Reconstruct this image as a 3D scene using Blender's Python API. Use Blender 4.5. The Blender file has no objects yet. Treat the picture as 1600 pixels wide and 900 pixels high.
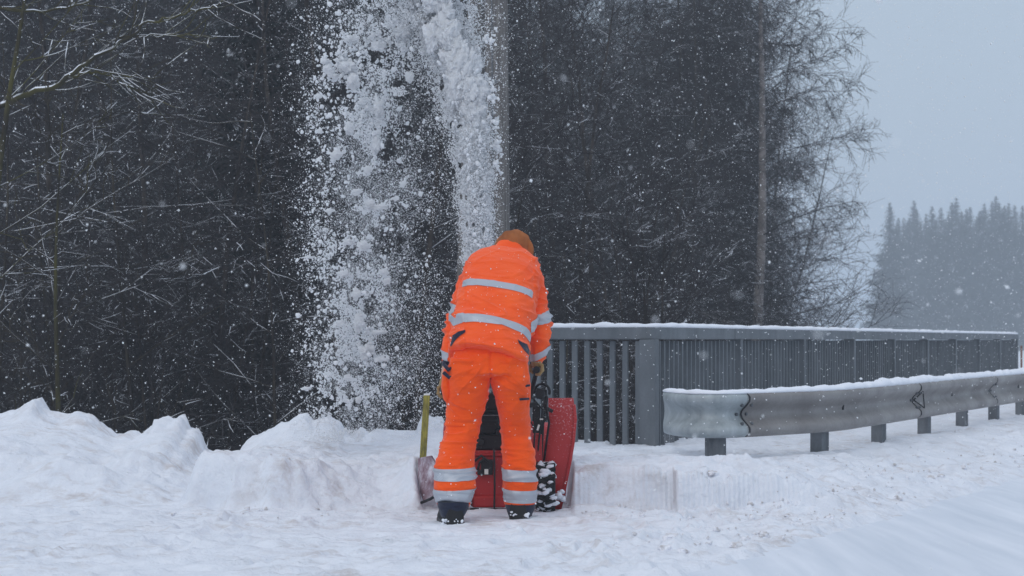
import bpy, bmesh, math, random
import numpy as np
from mathutils import Vector, Matrix, noise as mnoise

S = bpy.context.scene
C = S.collection
R = math.radians
FPX = 2667.0          # focal length in photo pixels (1600 wide)
HOR = 530.0           # horizon row

# ------------------------------------------------------------------ camera
cam_d = bpy.data.cameras.new('camera')
cam = bpy.data.objects.new('camera', cam_d); C.objects.link(cam); S.camera = cam
cam.location = (0, 0, 1.0); cam.rotation_euler = (R(90), 0, 0)
cam_d.sensor_width = 36; cam_d.lens = 36 * FPX / 1600
cam_d.shift_y = (HOR - 450) / 1600
cam_d.clip_start = 0.05; cam_d.clip_end = 9000
cam_d.dof.use_dof = True; cam_d.dof.focus_distance = 9.7; cam_d.dof.aperture_fstop = 5.6

# ------------------------------------------------------------------ world, sun, exposure
SUN_EL, SUN_AZ = 38, 200
w = bpy.data.worlds.new('World'); S.world = w; w.use_nodes = True
wn = w.node_tree; wn.nodes.clear()
sky = wn.nodes.new('ShaderNodeTexSky'); sky.sky_type = 'NISHITA'; sky.sun_disc = False
sky.sun_elevation = R(SUN_EL); sky.sun_rotation = R(SUN_AZ); sky.air_density = 1.5; sky.dust_density = 6; sky.ozone_density = 2
sk_mul = wn.nodes.new('ShaderNodeVectorMath'); sk_mul.operation = 'SCALE'; sk_mul.inputs['Scale'].default_value = 0.10
wn.links.new(sky.outputs[0], sk_mul.inputs[0])
geo = wn.nodes.new('ShaderNodeTexCoord'); sep = wn.nodes.new('ShaderNodeSeparateXYZ')
wn.links.new(geo.outputs['Generated'], sep.inputs[0])
rmp = wn.nodes.new('ShaderNodeValToRGB'); wn.links.new(sep.outputs['Z'], rmp.inputs[0])
e = rmp.color_ramp.elements                                # overcast layer: dim at the horizon, bright overhead
e[0].position = 0.0; e[0].color = (.50, .605, .73, 1)
e[1].position = 0.85; e[1].color = (.86, .93, 1.06, 1)
m_ = e.new(.25); m_.color = (.51, .615, .74, 1)
mx = wn.nodes.new('ShaderNodeMix'); mx.data_type = 'RGBA'; mx.inputs[0].default_value = .88
wn.links.new(sk_mul.outputs[0], mx.inputs[6]); wn.links.new(rmp.outputs[0], mx.inputs[7])
bg = wn.nodes.new('ShaderNodeBackground'); bg.inputs[1].default_value = 1.0
wo = wn.nodes.new('ShaderNodeOutputWorld')
wn.links.new(mx.outputs[2], bg.inputs[0]); wn.links.new(bg.outputs[0], wo.inputs[0])
sd = bpy.data.lights.new('sun', 'SUN'); sd.energy = 0.55; sd.angle = R(25); sd.color = (1, .97, .93)
so = bpy.data.objects.new('sun', sd); C.objects.link(so)
so.rotation_euler = (R(90 - SUN_EL), 0, R(-SUN_AZ + 180 - 15))
S.view_settings.view_transform = 'Standard'; S.view_settings.look = 'None'
S.view_settings.gamma = 1; S.view_settings.use_curve_mapping = False
S.view_settings.exposure = 0.0
cy = S.cycles
cy.max_bounces = 10; cy.diffuse_bounces = 6; cy.transmission_bounces = 4; cy.volume_bounces = 1; cy.transparent_max_bounces = 8
cy.use_denoising = True

# ------------------------------------------------------------------ helpers
def P(px, py, Y): return np.array([(px - 800) / FPX * Y, Y, 1 - (py - HOR) / FPX * Y])
def XX(px, Y): return (px - 800) / FPX * Y
def sst(a, b, x):
    t = np.clip((x - a) / (b - a), 0, 1); return t * t * (3 - 2 * t)
def _hash(ix, iy, s):
    h = (ix * 374761393 + iy * 668265263 + s * 1442695041) & 0xffffffff
    h = ((h ^ (h >> 13)) * 1274126177) & 0xffffffff
    return ((h ^ (h >> 16)) & 0xffff) / 32767.5 - 1
def vn(x, y, s=0):
    x = np.asarray(x, float); y = np.asarray(y, float)
    ix = np.floor(x).astype(np.int64); iy = np.floor(y).astype(np.int64)
    fx = x - ix; fy = y - iy; fx = fx * fx * (3 - 2 * fx); fy = fy * fy * (3 - 2 * fy)
    a = _hash(ix, iy, s); b = _hash(ix + 1, iy, s); c = _hash(ix, iy + 1, s); d = _hash(ix + 1, iy + 1, s)
    return (a * (1 - fx) + b * fx) * (1 - fy) + (c * (1 - fx) + d * fx) * fy
def fbm(x, y, s=0, o=4):
    r = 0; a = 1; t = 0
    for k in range(o):
        r = r + a * vn(x * 2 ** k + 17.3 * k, y * 2 ** k - 9.1 * k, s + k); t += a; a *= .5
    return r / t

LOC = {}
def tag(o, label=None, cat=None, group=None, kind=None):
    if label: o['label'] = label
    if cat: o['category'] = cat
    if group: o['group'] = group
    if kind: o['kind'] = kind
    return o
def thing(name, loc, label, cat, group=None):
    o = bpy.data.objects.new(name, None); C.objects.link(o); o.empty_display_size = .2
    o.location = loc; LOC[o.name] = Vector(loc); return tag(o, label, cat, group)
def np_mesh(name, V, F, mat, parent=None, origin=None, smooth=False, F2=None):
    """V Nx3, F faces (Mxk array, one k), F2 optional second array of another k."""
    V = np.asarray(V, np.float32)
    rel = LOC.get(parent.name, Vector((0, 0, 0))) if parent else Vector(origin or (0, 0, 0))
    V = V - np.array(rel, np.float32)
    me = bpy.data.meshes.new(name)
    arrs = [np.asarray(a, np.int32) for a in (F, F2) if a is not None and len(a)]
    nl = sum(a.size for a in arrs); nf = sum(len(a) for a in arrs)
    me.vertices.add(len(V)); me.vertices.foreach_set('co', V.ravel())
    me.loops.add(nl); me.loops.foreach_set('vertex_index', np.concatenate([a.ravel() for a in arrs]))
    me.polygons.add(nf)
    tot = np.concatenate([np.full(len(a), a.shape[1], np.int32) for a in arrs])
    st = np.concatenate([[0], np.cumsum(tot)[:-1]]).astype(np.int32)
    me.polygons.foreach_set('loop_start', st)
    if smooth: me.polygons.foreach_set('use_smooth', np.ones(nf, bool))
    me.update(calc_edges=True); me.validate()
    me.materials.append(mat)
    o = bpy.data.objects.new(name, me); C.objects.link(o)
    if parent:
        o.parent = parent; LOC[o.name] = rel
    else:
        o.location = rel; LOC[o.name] = rel
    return o

class MB:
    def __init__(s): s.v = []; s.f = []
    def add(s, V, F):
        b = len(s.v); s.v += [tuple(map(float, q)) for q in V]; s.f += [tuple(int(i) + b for i in f) for f in F]; return s
    def box(s, c, d, rot=(0, 0, 0)):
        M = Matrix.Rotation(rot[2], 3, 'Z') @ Matrix.Rotation(rot[1], 3, 'Y') @ Matrix.Rotation(rot[0], 3, 'X')
        V = [Vector(c) + M @ Vector((x * d[0] / 2, y * d[1] / 2, z * d[2] / 2)) for x in (-1, 1) for y in (-1, 1) for z in (-1, 1)]
        return s.add(V, [(0, 1, 3, 2), (4, 6, 7, 5), (0, 4, 5, 1), (2, 3, 7, 6), (0, 2, 6, 4), (1, 5, 7, 3)])
    def tube(s, pts, rad, n=8, cap=True):
        V, F = tube_np(pts, rad, n); s.add(V, F)
        if cap:
            b = len(s.v) - len(V); s.f.append(tuple(b + i for i in range(n))[::-1]); s.f.append(tuple(b + len(V) - n + i for i in range(n)))
        return s
    def loft(s, rings, cap=True, closed=True):
        n = len(rings[0]); V = [p for r in rings for p in r]; F = []
        for i in range(len(rings) - 1):
            for j in range(n if closed else n - 1):
                k = (j + 1) % n; F.append((i * n + j, i * n + k, (i + 1) * n + k, (i + 1) * n + j))
        if cap and closed: F.append(tuple(range(n))[::-1]); F.append(tuple(range(len(V) - n, len(V))))
        return s.add(V, F)
    def build(s, name, mat, parent=None, origin=None, bevel=0, smooth=False, subs=0):
        rel = LOC.get(parent.name, Vector((0, 0, 0))) if parent else Vector(origin or (0, 0, 0))
        me = bpy.data.meshes.new(name)
        me.from_pydata([tuple(Vector(q) - rel) for q in s.v], [], s.f); me.update()
        bm = bmesh.new(); bm.from_mesh(me); bmesh.ops.recalc_face_normals(bm, faces=bm.faces)
        if bevel: bmesh.ops.bevel(bm, geom=[e_ for e_ in bm.edges if e_.calc_face_angle(0) > .5], offset=bevel, segments=2, affect='EDGES', profile=.5)
        if subs: bmesh.ops.subdivide_edges(bm, edges=bm.edges, cuts=subs, use_grid_fill=True)
        bm.to_mesh(me); bm.free()
        if smooth:
            me.polygons.foreach_set('use_smooth', np.ones(len(me.polygons), bool))
            if smooth == 'auto': me.set_sharp_from_angle(angle=R(35))
        me.materials.append(mat)
        o = bpy.data.objects.new(name, me); C.objects.link(o)
        if parent: o.parent = parent
        else: o.location = rel
        LOC[o.name] = rel
        return o
def tube_np(pts, rad, n=6):
    P_ = np.asarray(pts, float); m = len(P_)
    T = np.gradient(P_, axis=0); T /= np.linalg.norm(T, axis=1)[:, None] + 1e-9
    a = np.array([.31, .17, 1.0]) if abs(T[0][2]) < .85 else np.array([1.0, .2, .1])
    U = np.cross(T, a); U /= np.linalg.norm(U, axis=1)[:, None] + 1e-9
    W = np.cross(T, U)
    ang = np.arange(n) * 2 * math.pi / n
    r = np.asarray(rad, float) * np.ones(m)
    V = P_[:, None, :] + r[:, None, None] * (np.cos(ang)[None, :, None] * U[:, None, :] + np.sin(ang)[None, :, None] * W[:, None, :])
    i = np.arange(m - 1)[:, None] * n; j = np.arange(n)[None, :]; k = (j + 1) % n
    F = np.stack([i + j, i + k, i + n + k, i + n + j], -1).reshape(-1, 4)
    return V.reshape(-1, 3), F

# ------------------------------------------------------------------ materials
def mat(name, col, rough=.7, metal=0, fn=None, spec=.3):
    m = bpy.data.materials.new(name); m.use_nodes = True
    n = m.node_tree; b = n.nodes['Principled BSDF']
    b.inputs['Base Color'].default_value = (*col, 1); b.inputs['Roughness'].default_value = rough
    b.inputs['Metallic'].default_value = metal; b.inputs['Specular IOR Level'].default_value = spec
    if fn: fn(n, b)
    return m
def nd(n, t, **k):
    x = n.nodes.new(t)
    for a, v in k.items(): setattr(x, a, v)
    return x
def tc(n, scale=(1, 1, 1), rot=(0, 0, 0)):
    g = nd(n, 'ShaderNodeTexCoord'); mp = nd(n, 'ShaderNodeMapping')
    mp.inputs['Scale'].default_value = scale; mp.inputs['Rotation'].default_value = rot
    n.links.new(g.outputs['Object'], mp.inputs[0]); return mp.outputs[0]
def nz(n, vec, scale, detail=4, rough=.55):
    t = nd(n, 'ShaderNodeTexNoise'); t.inputs['Scale'].default_value = scale; t.inputs['Detail'].default_value = detail
    t.inputs['Roughness'].default_value = rough; n.links.new(vec, t.inputs['Vector']); return t.outputs[0]
def ramp(n, fac, stops):
    r = nd(n, 'ShaderNodeValToRGB'); el = r.color_ramp.elements
    while len(el) < len(stops): el.new(.5)
    for i, (p, c) in enumerate(stops): el[i].position = p; el[i].color = (*c, 1) if len(c) == 3 else c
    n.links.new(fac, r.inputs[0]); return r.outputs[0]
def bump(n, b, h, strength=.3, dist=.01, chain=None):
    x = nd(n, 'ShaderNodeBump'); x.inputs['Strength'].default_value = strength; x.inputs['Distance'].default_value = dist
    n.links.new(h, x.inputs['Height'])
    if chain: n.links.new(chain, x.inputs['Normal'])
    n.links.new(x.outputs[0], b.inputs['Normal']); return x.outputs[0]
def mixc(n, fac, a, bcol):
    x = nd(n, 'ShaderNodeMix', data_type='RGBA')
    for s_, v in ((0, fac), (6, a), (7, bcol)):
        if isinstance(v, (tuple, float, int)): x.inputs[s_].default_value = (*v, 1) if isinstance(v, tuple) else v
        else: n.links.new(v, x.inputs[s_])
    return x.outputs[2]
def mth(n, op, a, b_=None):
    x = nd(n, 'ShaderNodeMath', operation=op)
    for i, v in enumerate((a, b_)):
        if v is None: continue
        if isinstance(v, (int, float)): x.inputs[i].default_value = v
        else: n.links.new(v, x.inputs[i])
    return x.outputs[0]

SNOW = (.82, .85, .91)
def ramp_range(n, sock, a, b_):
    m = nd(n, 'ShaderNodeMapRange'); m.inputs[1].default_value = a; m.inputs[2].default_value = b_; n.links.new(sock, m.inputs[0]); return m.outputs[0]
def f_ground(n, b):
    v = tc(n)
    big = nz(n, v, 1.7, 5); fine = nz(n, v, 22, 6, .65); mid = nz(n, v, 7, 5, .6)
    vs = tc(n, (1, 3.2, 1), (0, 0, .1)); st = nz(n, vs, 4.5, 6, .7)
    f = ramp(n, st, [(.48, (0, 0, 0)), (.64, (1, 1, 1))])
    f2 = ramp(n, big, [(.42, (0, 0, 0)), (.62, (1, 1, 1))])
    d = mth(n, 'MULTIPLY', mth(n, 'MULTIPLY', f, f2), .9)
    col = mixc(n, d, SNOW, (.55, .51, .51))
    tint = mixc(n, ramp(n, mid, [(.3, (0, 0, 0)), (.75, (1, 1, 1))]), (.71, .745, .81), (.825, .85, .905))
    col = mixc(n, d, tint, (.57, .545, .55))
    # brown grit smeared along the cut face and up its broken edge
    g = nd(n, 'ShaderNodeTexCoord'); sp = nd(n, 'ShaderNodeSeparateXYZ'); n.links.new(g.outputs['Object'], sp.inputs[0])
    def win(sock, a0, a1, b0, b1): return mth(n, 'MULTIPLY', ramp_range(n, sock, a0, a1), mth(n, 'SUBTRACT', 1, ramp_range(n, sock, b0, b1)))
    band_ = mth(n, 'MULTIPLY', mth(n, 'MULTIPLY', win(sp.outputs[0], .50, .85, .935, .945), win(sp.outputs[2], .12, .205, .21, .235)), win(sp.outputs[1], 9.7, 9.75, 10.0, 10.1))
    edge_ = mth(n, 'MULTIPLY', mth(n, 'MULTIPLY', win(sp.outputs[0], .936, .940, .944, .949), win(sp.outputs[2], .03, .06, .24, .26)), win(sp.outputs[1], 9.6, 9.7, 10.0, 10.1))
    gr_ = mth(n, 'MULTIPLY', mth(n, 'MAXIMUM', mth(n, 'MULTIPLY', band_, ramp(n, fine, [(.38, (0, 0, 0)), (.6, (1, 1, 1))])), edge_), .45)
    col = mixc(n, gr_, col, (.44, .42, .42))
    n.links.new(col, b.inputs['Base Color'])
    c = bump(n, b, mid, .7, .04); bump(n, b, fine, .8, .014, c)
m_ground = mat('snow_ground', SNOW, .85, fn=f_ground, spec=.15)
def f_road(n, b):
    v = tc(n, (.35, 4.0, 1), (0, 0, R(29.5) + R(30)))
    vv = tc(n, (3.2, .22, 1), (0, 0, R(29.3)))
    t = nz(n, vv, 1.6, 5, .6); f = nz(n, tc(n), 14, 5)
    col = mixc(n, ramp(n, t, [(.35, (0, 0, 0)), (.7, (1, 1, 1))]), (.60, .655, .73), (.76, .80, .865))
    n.links.new(col, b.inputs['Base Color']); c = bump(n, b, t, .35, .02); bump(n, b, f, .25, .006, c)
m_road = mat('packed_snow', (.74, .79, .85), .7, fn=f_road)
m_snow = mat('snow_layer', SNOW, .9, fn=lambda n, b: bump(n, b, nz(n, tc(n), 40, 4), .4, .006), spec=.1)
def f_flake(n, b):
    tr = nd(n, 'ShaderNodeBsdfTranslucent'); tr.inputs[0].default_value = (.96, .97, .98, 1); mxs = nd(n, 'ShaderNodeMixShader'); mxs.inputs[0].default_value = .5
    n.links.new(b.outputs[0], mxs.inputs[1]); n.links.new(tr.outputs[0], mxs.inputs[2]); n.links.new(mxs.outputs[0], n.nodes['Material Output'].inputs[0])
m_flake = mat('snow_flake', (.94, .95, .97), .9, fn=f_flake, spec=.1)
def f_clod(n, b):
    c = ramp(n, nz(n, tc(n), 18, 4), [(.38, (.52, .50, .50)), (.55, (.8, .81, .86))]); n.links.new(c, b.inputs['Base Color'])
m_clod = mat('dirty_snow', (.6, .57, .56), .9, fn=f_clod)
def snowy(base, base2, lo=.55, amount=.5, scale=3.0, nscale=6):
    """bark or needles with snow lying on the faces that look up"""
    def f(n, b):
        g = nd(n, 'ShaderNodeNewGeometry'); s_ = nd(n, 'ShaderNodeSeparateXYZ'); n.links.new(g.outputs['True Normal'], s_.inputs[0])
        v = tc(n); k = nz(n, v, nscale, 3)
        up = ramp(n, s_.outputs[2], [(lo, (0, 0, 0)), (min(lo + .2, 1), (1, 1, 1))])
        kk = ramp(n, k, [(amount, (0, 0, 0)), (amount + .1, (1, 1, 1))])
        bark = mixc(n, ramp(n, nz(n, v, scale, 3), [(.4, (0, 0, 0)), (.62, (1, 1, 1))]), base, base2)
        n.links.new(mixc(n, mth(n, 'MULTIPLY', up, kk), bark, SNOW), b.inputs['Base Color'])
    return f
m_bark = mat('bark_twigs', (.05, .045, .04), .9, fn=snowy((.034, .031, .034), (.06, .054, .056), .6, .5, 3, 2.5), spec=.1)
m_trunk = mat('bark_trunk', (.06, .05, .045), .9, fn=snowy((.036, .031, .029), (.075, .064, .057), .6, .5, 5), spec=.1)
m_moss = mat('mossy_bark', (.07, .065, .03), .95, fn=snowy((.04, .035, .028), (.085, .078, .03), .35, .3, 2.2, 3), spec=.1)
m_mossb = mat('mossy_snowy_bough', (.07, .065, .03), .95, fn=snowy((.045, .04, .03), (.09, .082, .035), .35, .44, 2.2, 5), spec=.1)
m_near = mat('snow_lined_bark', (.05, .045, .04), .95, fn=snowy((.035, .03, .028), (.07, .06, .045), .5, .46, 2.2, 2.2), spec=.1)
m_grey = mat('grey_bark', (.12, .11, .105), .9, fn=snowy((.15, .135, .13), (.27, .245, .235), .6, .5, 5), spec=.1)
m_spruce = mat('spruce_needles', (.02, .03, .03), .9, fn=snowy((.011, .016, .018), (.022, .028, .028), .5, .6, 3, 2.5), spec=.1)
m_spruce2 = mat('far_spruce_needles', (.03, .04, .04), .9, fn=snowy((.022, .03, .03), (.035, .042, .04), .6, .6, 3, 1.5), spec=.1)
def f_pole(n, b):
    v = tc(n, (9, 9, .5)); t = nz(n, v, 5, 6, .7)
    n.links.new(ramp(n, t, [(.3, (.075, .07, .066)), (.5, (.155, .145, .14)), (.7, (.26, .247, .235))]), b.inputs['Base Color'])
    bump(n, b, t, .8, .02)
m_pole = mat('weathered_pole_wood', (.22, .2, .19), .9, fn=f_pole)
def f_galv(a, c, sc=3):
    def f(n, b):
        v = tc(n, (1, 1, .35)); t = nz(n, v, sc, 6, .65); u = nz(n, tc(n), 60, 3)
        n.links.new(ramp(n, t, [(.32, a), (.68, c)]), b.inputs['Base Color'])
        n.links.new(ramp(n, u, [(.3, (.5, .5, .5)), (.7, (.72, .72, .72))]), b.inputs['Roughness']); bump(n, b, u, .15, .002)
    return f
m_galv = mat('galvanised_steel', (.3, .32, .35), .6, .35, f_galv((.125, .14, .155), (.205, .225, .243)))
m_beam = mat('guardrail_steel', (.3, .3, .31), .55, .4, f_galv((.20, .19, .185), (.34, .33, .325), 2.2), spec=.4)
m_frost = mat('frosted_steel', (.45, .5, .53), .6, .3, f_galv((.25, .285, .30), (.50, .55, .57), 5))
m_steelpost = mat('steel_post', (.2, .22, .24), .6, .4, f_galv((.09, .10, .11), (.20, .215, .235), 8))
m_seam = mat('dark_joint', (.03, .03, .035), .8)
def cloth(col, c2=None, sc=380, st=.18):
    def f(n, b):
        v = tc(n); t = nz(n, v, 5, 5, .6); fine = nz(n, v, sc, 2)
        w_ = nz(n, tc(n, (1, 1, 2.4)), 11, 3, .5)
        n.links.new(mixc(n, ramp(n, t, [(.35, (0, 0, 0)), (.7, (1, 1, 1))]), col, c2 or tuple(x * .86 for x in col)), b.inputs['Base Color'])
        c = bump(n, b, w_, .9, .022); bump(n, b, fine, st, .001, c)
        b.inputs['Sheen Weight'].default_value = .15
    return f
m_orange = mat('orange_jacket_cloth', (1, .17, .04), .8, fn=cloth((1.0, .125, .02), (.93, .095, .014)), spec=.15)
m_orange2 = mat('orange_trouser_cloth', (1, .17, .03), .8, fn=cloth((.96, .105, .006), (.86, .078, .005)), spec=.15)
m_refl = mat('reflective_tape', (.42, .45, .50), .45, .25, fn=lambda n, b: bump(n, b, nz(n, tc(n), 30, 3), .2, .004))
m_navy = mat('navy_cloth', (.012, .018, .045), .8, fn=cloth((.012, .017, .042)))
m_black = mat('black_plastic', (.012, .012, .014), .45, fn=lambda n, b: n.links.new(ramp(n, nz(n, tc(n), 60, 3), [(.6, (.012, .012, .014)), (.74, (.10, .105, .115))]), b.inputs['Base Color']))
m_rubber = mat('black_rubber', (.018, .018, .02), .8)
m_glove = mat('tan_leather', (.30, .2, .08), .8, fn=cloth((.32, .22, .09), (.2, .13, .06)))
def f_knit(n, b):
    wv = nd(n, 'ShaderNodeTexWave', wave_type='BANDS', bands_direction='X'); wv.inputs['Scale'].default_value = 38; wv.inputs['Distortion'].default_value = 1.5
    n.links.new(tc(n), wv.inputs['Vector']); bump(n, b, wv.outputs[0], .6, .004)
    n.links.new(ramp(n, nz(n, tc(n), 9, 4), [(.35, (.27, .085, .025)), (.65, (.44, .15, .045))]), b.inputs['Base Color'])
m_knit = mat('rust_brown_knit', (.28, .1, .035), .95, fn=f_knit)
m_skin = mat('skin', (.55, .33, .24), .6)
m_hair = mat('hair', (.06, .04, .03), .8)
def f_red(lo, hi, sc=90):
    def f(n, b):
        g = nd(n, 'ShaderNodeNewGeometry'); s_ = nd(n, 'ShaderNodeSeparateXYZ'); n.links.new(g.outputs['Position'], s_.inputs[0])
        zf = ramp(n, s_.outputs[2], [(.15, (0, 0, 0)), (.7, (1, 1, 1))])
        sp = mth(n, 'ADD', nz(n, tc(n), sc, 4, .6), mth(n, 'MULTIPLY', zf, .14))
        k = ramp(n, sp, [(lo, (0, 0, 0)), (hi, (1, 1, 1))])
        red = mixc(n, nz(n, tc(n), 6, 4), (.34, .010, .012), (.50, .022, .022))
        n.links.new(mixc(n, k, red, (.75, .70, .74)), b.inputs['Base Color'])
    return f
m_red = mat('red_paint_snow_dusted', (.5, .02, .02), .4, fn=f_red(.66, .98), spec=.4)
m_red2 = mat('red_paint_frosted', (.3, .15, .18), .8, fn=lambda n, b: n.links.new(ramp(n, nz(n, tc(n), 9, 6, .7), [(.3, (.16, .07, .09)), (.48, (.33, .25, .29)), (.62, (.62, .60, .66))]), b.inputs['Base Color']), spec=.2)
m_yellow = mat('yellow_painted_wood', (.35, .32, .06), .8, fn=lambda n, b: (n.links.new(ramp(n, nz(n, tc(n, (9, 9, 1)), 12, 6, .7), [(.38, (.15, .14, .05)), (.58, (.38, .35, .075))]), b.inputs['Base Color'])))
m_white = mat('white_sticker', (.7, .7, .66), .6)
m_orangepost = mat('brown_marker', (.22, .12, .09), .8)

# ------------------------------------------------------------------ terrain
YC = 11.8
crest = np.array([(-900, 640), (-400, 655), (-150, 640), (-60, 655), (0, 650), (25, 645), (45, 631), (58, 622), (66, 638), (80, 646), (100, 652), (125, 645), (142, 650), (160, 664), (180, 678), (190, 679),
                  (197, 674), (208, 673), (216, 680), (228, 672), (236, 668), (243, 671), (246, 655), (262, 653), (272, 658), (281, 650), (287, 649), (291, 662), (292, 670), (308, 672), (313, 684), (316, 700),
                  (330, 706), (345, 716), (362, 722), (371, 716), (378, 704), (400, 686), (430, 668), (452, 659), (468, 651), (482, 650), (488, 661), (500, 656), (515, 652), (530, 660), (540, 680), (548, 684),
                  (560, 668), (572, 680), (590, 670), (610, 676), (640, 680), (652, 678), (660, 655), (690, 653), (697, 668), (705, 680), (760, 684), (850, 690), (900, 690), (2600, 690)], float)
cX = XX(crest[:, 0], YC); cZ = 1 - (crest[:, 1] - HOR) / FPX * YC
# parapet line
PAR_DX = (1946 - 800) / FPX
PC = np.array([XX(1018, 12.8), 12.8])              # corner post
PL = np.array([XX(822, 13.4), 13.4])               # left end
PE = np.array([XX(1586, 30.7), 30.7])              # right end
def road_edge(Y): return 1.66 + .57 * (Y - 9.04)
_fr = np.random.default_rng(77)
FEET = [(x_, y_, a_) for x_, y_, a_ in zip(_fr.uniform(-4.2, 1.4, 95), _fr.uniform(7.0, 9.75, 95), _fr.normal(1.2, .6, 95)) if not (abs(x_ + .13) < .45 and y_ > 9)]
def H(X, Y):
    X = np.asarray(X, float); Y = np.asarray(Y, float)
    n1 = fbm(X * 1.3, Y * 1.3, 3); n2 = fbm(X * 5, Y * 5, 11); n3 = fbm(X * 17, Y * 17, 23, 3)
    n3s = fbm(X * 6, Y * 22, 29, 4)
    z = .014 * n1 + .013 * n2 + .030 * n3s * (.6 + 1.5 * np.clip(fbm(X * 1.1, Y * 2.5, 33) + .3, 0, 1)) + .006 * n3
    # old footprints and scuffs in the trodden snow
    near = (Y > 6.8) & (Y < 9.85) & (X > -4.4) & (X < 1.6)
    if near.any():
        for (fx, fy, fa) in FEET:
            dx, dy = X - fx, Y - fy; u_ = dx * math.cos(fa) + dy * math.sin(fa); v_ = -dx * math.sin(fa) + dy * math.cos(fa)
            q = (u_ / .13) ** 2 + (v_ / .055) ** 2; z = z + np.where(near, -.026 * np.exp(-q ** 2) + .012 * np.exp(-((np.sqrt(q) - 1.35) / .3) ** 2), 0)
    # ---- left bank
    zc = np.interp(X, cX, cZ)
    zc_s = np.interp(X + .04 * n2, cX, cZ)
    left = sst(.0, -.12, X + .0)
    yb = 10.25 + .12 * fbm(X * 1.5, X * 0, 41) + .03 * n2
    t = sst(0, 1, (Y - yb) / (YC - yb)); t2 = np.clip((Y - yb) / (YC - yb), 0, 1) ** .75
    w1 = sst(11.5, 11.72, Y)
    zsm = np.interp(X, cX[::1], np.convolve(np.pad(cZ, 2, 'edge'), np.ones(5) / 5, 'valid'))
    hump = 1 - sst(11.0, 11.45, Y)
    bank = (zsm * (1 - w1) * .93 + zc_s * w1) * t2 + hump * (.05 * n2 * np.sin(math.pi * np.clip(t2, 0, 1)) + .026 * n3 * t2 + .055 * (.45 - np.abs(vn(X * 4.2 + .5 * n2, Y * 4.2, 63))) * np.sin(math.pi * np.clip(t2, 0, 1)) + .09 * fbm(X * 2.6, Y * 2.6, 61) * np.sin(math.pi * np.clip(t2, 0, 1)) ** .7) + .012 * n3 * w1
    # lump at far left front
    bank = bank + .13 * np.exp(-(((X + 2.72) / .22) ** 2 + ((Y - 10.5) / .16) ** 2)) * sst(10.2, 10.4, Y)
    # cut block
    Xb0 = -1.98 + .05 * n1 + .03 * n2; Xb1 = -.47 - .05 * sst(.25, 0, 0) + .012 * n2
    yf = 9.96 + .11 * fbm(X * 2.1, X * 0 + 5, 43) + .012 * n3 + .05 * sst(-1.6, -1.95, X)
    fw_ = .13 + .55 * sst(-1.35, -.75, X + .15 * n1) * sst(-.47, -.75, X) + .12 * np.clip(n1 + .2, 0, 1)
    fy = sst(0, 1, (Y - yf + .03 * n3 + .03 * n2) / fw_) ** .8
    zb = .295 + .045 * n2 + .016 * n3 + .05 * fbm(X * 2, Y * 2, 9)
    blend = sst(10.15, 11.7, Y)
    ztop = zb * (1 - blend) + np.maximum(bank, 0) * blend
    blk = sst(0, .13, X - Xb0) * sst(0, .07, Xb1 - X)
    zl = np.where(blk > 0, bank * (1 - blk) + blk * np.maximum(ztop * fy, bank * 0), bank)
    z = z + (zl) * left
    # spill at foot of block
    z = z + left * .05 * np.exp(-((Y - 9.93) / .09) ** 2) * np.clip(.4 + n1, 0, 1) * sst(-2.1, -1.8, X) * sst(-.5, -.65, X)
    # ---- channel behind the machine
    ch = (1 - left) * sst(.36, .30, X)
    z = z + ch * sst(10.95, 11.1, Y) * (.3 + .02 * n2)
    z = np.where((X > -.47) & (X < .33) & (Y < 10.9) & (Y > 9.9), .006 * n2 + .004 * n3, z)
    zch2 = sst(10.85, 11.0, Y) * .3
    z = np.where((X > -.47) & (X <= 0) & (Y >= 10.85), np.minimum(z, zch2 + .05 * 0 + np.maximum(zc - .3, 0) * sst(11.2, 11.8, Y)), z)
    # ---- right shelf
    right = sst(.335, .365, X)
    stri = .0055 * np.sin(X * 2 * math.pi / .029) * sst(-.2, .3, fbm(X * 2, Y * 0, 77) + .3) * (X < 1.75)
    step = sst(.93, .955, X)
    yfr = 9.93 + .022 * n2 - .16 * step + .03 * n1 * step + stri + .008 * n3
    rag = .13 * fbm(X * 4, Y * 3 + 2, 51) + .025 * vn(X * 23, Y * 20, 52)
    face = sst(0, .05 + .12 * np.clip(fbm(X * 3, Y * 0 + 7, 81), 0, 1), Y - yfr)
    ztr = .265 + rag * np.exp(-(Y - yfr) / .12) + .012 * n2 + .006 * n3
    ztr = ztr - .065 * sst(10.1, 12.6, Y) - .085 * np.exp(-((X - 1.45) / .5) ** 2 - ((Y - 11.35) / .55) ** 2) - .03 * sst(1.6, 2.3, X) + .04 * np.exp(-((X - 1.22) / .25) ** 2 - ((Y - 10.25) / .28) ** 2)
    # side edge of shelf toward road
    re = road_edge(Y)
    drop = sst(0, 1.25, re - X + .10 * n1 + .05 * n2)
    shelf_r = np.where(Y > 9.5, ztr * face, 0)
    zr = shelf_r * (.10 * sst(0, .3, re - X) + .90 * drop)
    foot = .035 * np.exp(-((Y - yfr + .12) / .14) ** 2) * np.clip(.6 + n1 + .6 * n2, 0, 1.6) * sst(1.9, 1.4, X)
    z = z + right * (zr + foot)
    # rough lumps along the road edge
    d = re - X
    z = z + right * (.05 * np.clip(n2 + .05, 0, 1) + .03 * np.clip(n3, 0, 1)) * np.exp(-((d - .5) / .5) ** 2) * (Y < 40)
    # road trough (the road sheet lies in it)
    z = z - .06 * sst(-.02, -.22, d + .03 * n2) - .025 * sst(.02, -.05, d + .04 * n2)
    # ---- ravine behind bank and parapet
    dl = Y - 11.90 + .03 * n1                                     # left
    yl = np.interp(X, [PL[0], PC[0]], [PL[1], PC[1]])
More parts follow.
